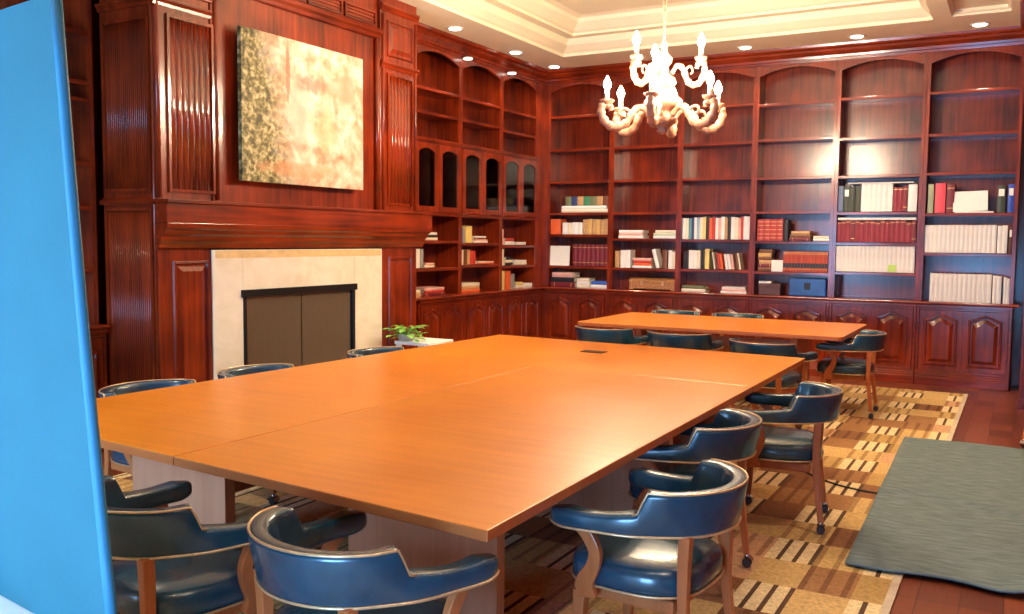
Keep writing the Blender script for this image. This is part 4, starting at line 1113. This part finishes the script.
# papers on top of the binder rows
def sheet(name, x0, x1, y0, y1, z0, z1, m, label, cat, group=None, rz=0, bevel=.001):
    bm = bmesh.new(); w, d = (x1-x0)/2, (y1-y0)/2; bx(bm, -w, w, -d, d, 0, z1-z0)
    o = obj(name, bm, m, bevel=bevel, loc=((x0+x1)/2, (y0+y1)/2, z0), rot=(0, 0, rz)); return tag(o, label, cat, group)
PAP = plain('white_paper', (.82, .80, .75), .7, var=.02)
sheet('paper_stack', 3.86, 4.55, .035, .26, 2.192, 2.204, PAP, 'loose white papers lying on top of the binders, upper row of fifth bay', 'papers')
sheet('paper_stack', 3.77, 4.59, .015, .24, 1.7865, 1.812, PAP, 'white papers lying along the tops of the dark red row', 'papers')
sheet('paper_stack', 4.96, 5.33, .01, .22, 1.8592, 1.876, PAP, 'thin white papers lying flat under the leaning sheet in the last bay', 'papers')
sheet('paper_stack', 2.89, 3.04, .04, .20, .905+.1355, .905+.158, PAP, 'white papers lying on the dark brown box on the worktop', 'papers')
bm = bmesh.new(); bx(bm, -.165, .165, -.003, .003, 0, .215); bx(bm, -.165, -.06, -.004, -.003, .17, .215)
o = obj('paper_sheet', bm, PAP, loc=(5.11, .02, 1.8775), rot=(math.radians(-9), math.radians(-2), 0)); tag(o, 'wide white sheet standing propped up in the last back bay', 'papers')
# framed sheet
t = empty('picture_frame', (.244, .03, 1.190), 0, 'white framed certificate standing beside the red set near the corner', 'picture frame')
bm = bmesh.new(); frame_bead(bm, -.143, .143, 0, .262, .012, .014, .012); obj('frame', bm, TRIMW, t, rot=(math.radians(-4), 0, 0))
bm = bmesh.new(); bx(bm, -.13, .13, .004, .012, .013, .249); obj('white_sheet', bm, PAP, t, rot=(math.radians(-4), 0, 0))
# carved box
t = empty('carved_box', (1.545, .05, .9045), 0, 'low carved wooden chest with brass clasps on the worktop, second bay', 'box')
CARV = plain('carved_golden_wood', (.42, .18, .06), .4, var=.5, scale=45, bump=.6)
bm = bmesh.new(); bx(bm, -.31, .31, 0, .20, .015, .10); 
for x in (-.28, .28): bx(bm, x-.03, x+.03, -.008, .03, 0, .02)
obj('chest_body', bm, CARV, t, bevel=.006)
bm = bmesh.new(); n = 8; prism(bm, [(.205, .102)]+[(.205-.21*k/n, .102+.05*math.sin(PI*.5*min(1, (1-abs(2*k/n-1))*2))) for k in range(n+1)]+[(-.005, .102)], -.315, .315, axis='x'); obj('lid', bm, CARV, t, bevel=.003)
bm = bmesh.new()
for x in (-.14, .14): bx(bm, x-.015, x+.015, -.012, .0, .06, .115)
tag(obj('clasps', bm, NAIL, t, bevel=.003), 'brass clasps')
# dark box and blue box
t = empty('storage_box', (3.02, .03, .9045), 0, 'dark brown lidded box with white papers on top, fourth bay worktop', 'box')
DKB = plain('dark_brown_leatherette', (.10, .03, .018), .45)
bm = bmesh.new(); bx(bm, -.125, .125, 0, .2, 0, .095); obj('body', bm, DKB, t, bevel=.004)
bm = bmesh.new(); bx(bm, -.13, .13, -.005, .205, .0955, .135); obj('lid', bm, DKB, t, bevel=.004)
t = empty('gift_box', (3.45, .06, .9045), 0, 'blue glossy box with a dark square emblem on the worktop, fourth bay', 'box')
BLU = plain('blue_lacquer', (.02, .10, .36), .35, var=.4, scale=5)
bm = bmesh.new(); bx(bm, -.21, .21, 0, .15, 0, .205); obj('body', bm, BLU, t, bevel=.012)
bm = bmesh.new(); bx(bm, -.035, .035, -.004, .001, .075, .155); obj('emblem', bm, BM['black'], t)
# small card standing before the red banded set
bm = bmesh.new(); bx(bm, -.066, .066, -.002, .002, 0, .135); bx(bm, -.066, -.055, .002, .06, 0, .1)
tag(obj('note_card', bm, PAP, loc=(3.108, .012, 1.1835)), 'small white card standing in front of the banded red volumes', 'card')
# green sticker on a white volume
bm = bmesh.new(); bx(bm, 4.318, 4.402, .0225, .0245, 1.212, 1.29)
tag(obj('sticky_note', bm, plain('lime_note', (.50, .72, .16), .6, var=.02)), 'lime green note stuck on the white volumes, fifth bay', 'note')

# ------------------------------------------------------------------ world, camera, colour
w = bpy.data.worlds.new('world'); SC.world = w; w.use_nodes = True
bg = w.node_tree.nodes['Background']; bg.inputs[0].default_value = (.55, .75, 1.0, 1); bg.inputs[1].default_value = 1.5
cam = bpy.data.cameras.new('camera'); co = bpy.data.objects.new('camera', cam); COL.objects.link(co); SC.camera = co
cam.sensor_width = 36; cam.lens = 903.5954/1024*36; cam.clip_start = .05; cam.clip_end = 60
yaw, pi_, ro = map(math.radians, (29.3692, -4.2998, .5428))
Fv = Vector((-math.sin(yaw)*math.cos(pi_), math.cos(yaw)*math.cos(pi_), math.sin(pi_)))
Rv = Vector((math.cos(yaw), math.sin(yaw), 0)); Uv = Rv.cross(Fv)
R2 = math.cos(ro)*Rv+math.sin(ro)*Uv; U2 = -math.sin(ro)*Rv+math.cos(ro)*Uv
M = Matrix((R2, U2, -Fv)).transposed().to_4x4(); M.translation = (5.6107, -10.7817, 1.5355)
co.matrix_world = M
vs = SC.view_settings; vs.view_transform = 'Standard'; vs.look = 'None'; vs.gamma = 1; vs.use_curve_mapping = False; vs.exposure = EXPO
SC.cycles.use_denoising = True; SC.cycles.max_bounces = 6; SC.cycles.sample_clamp_indirect = 6.0
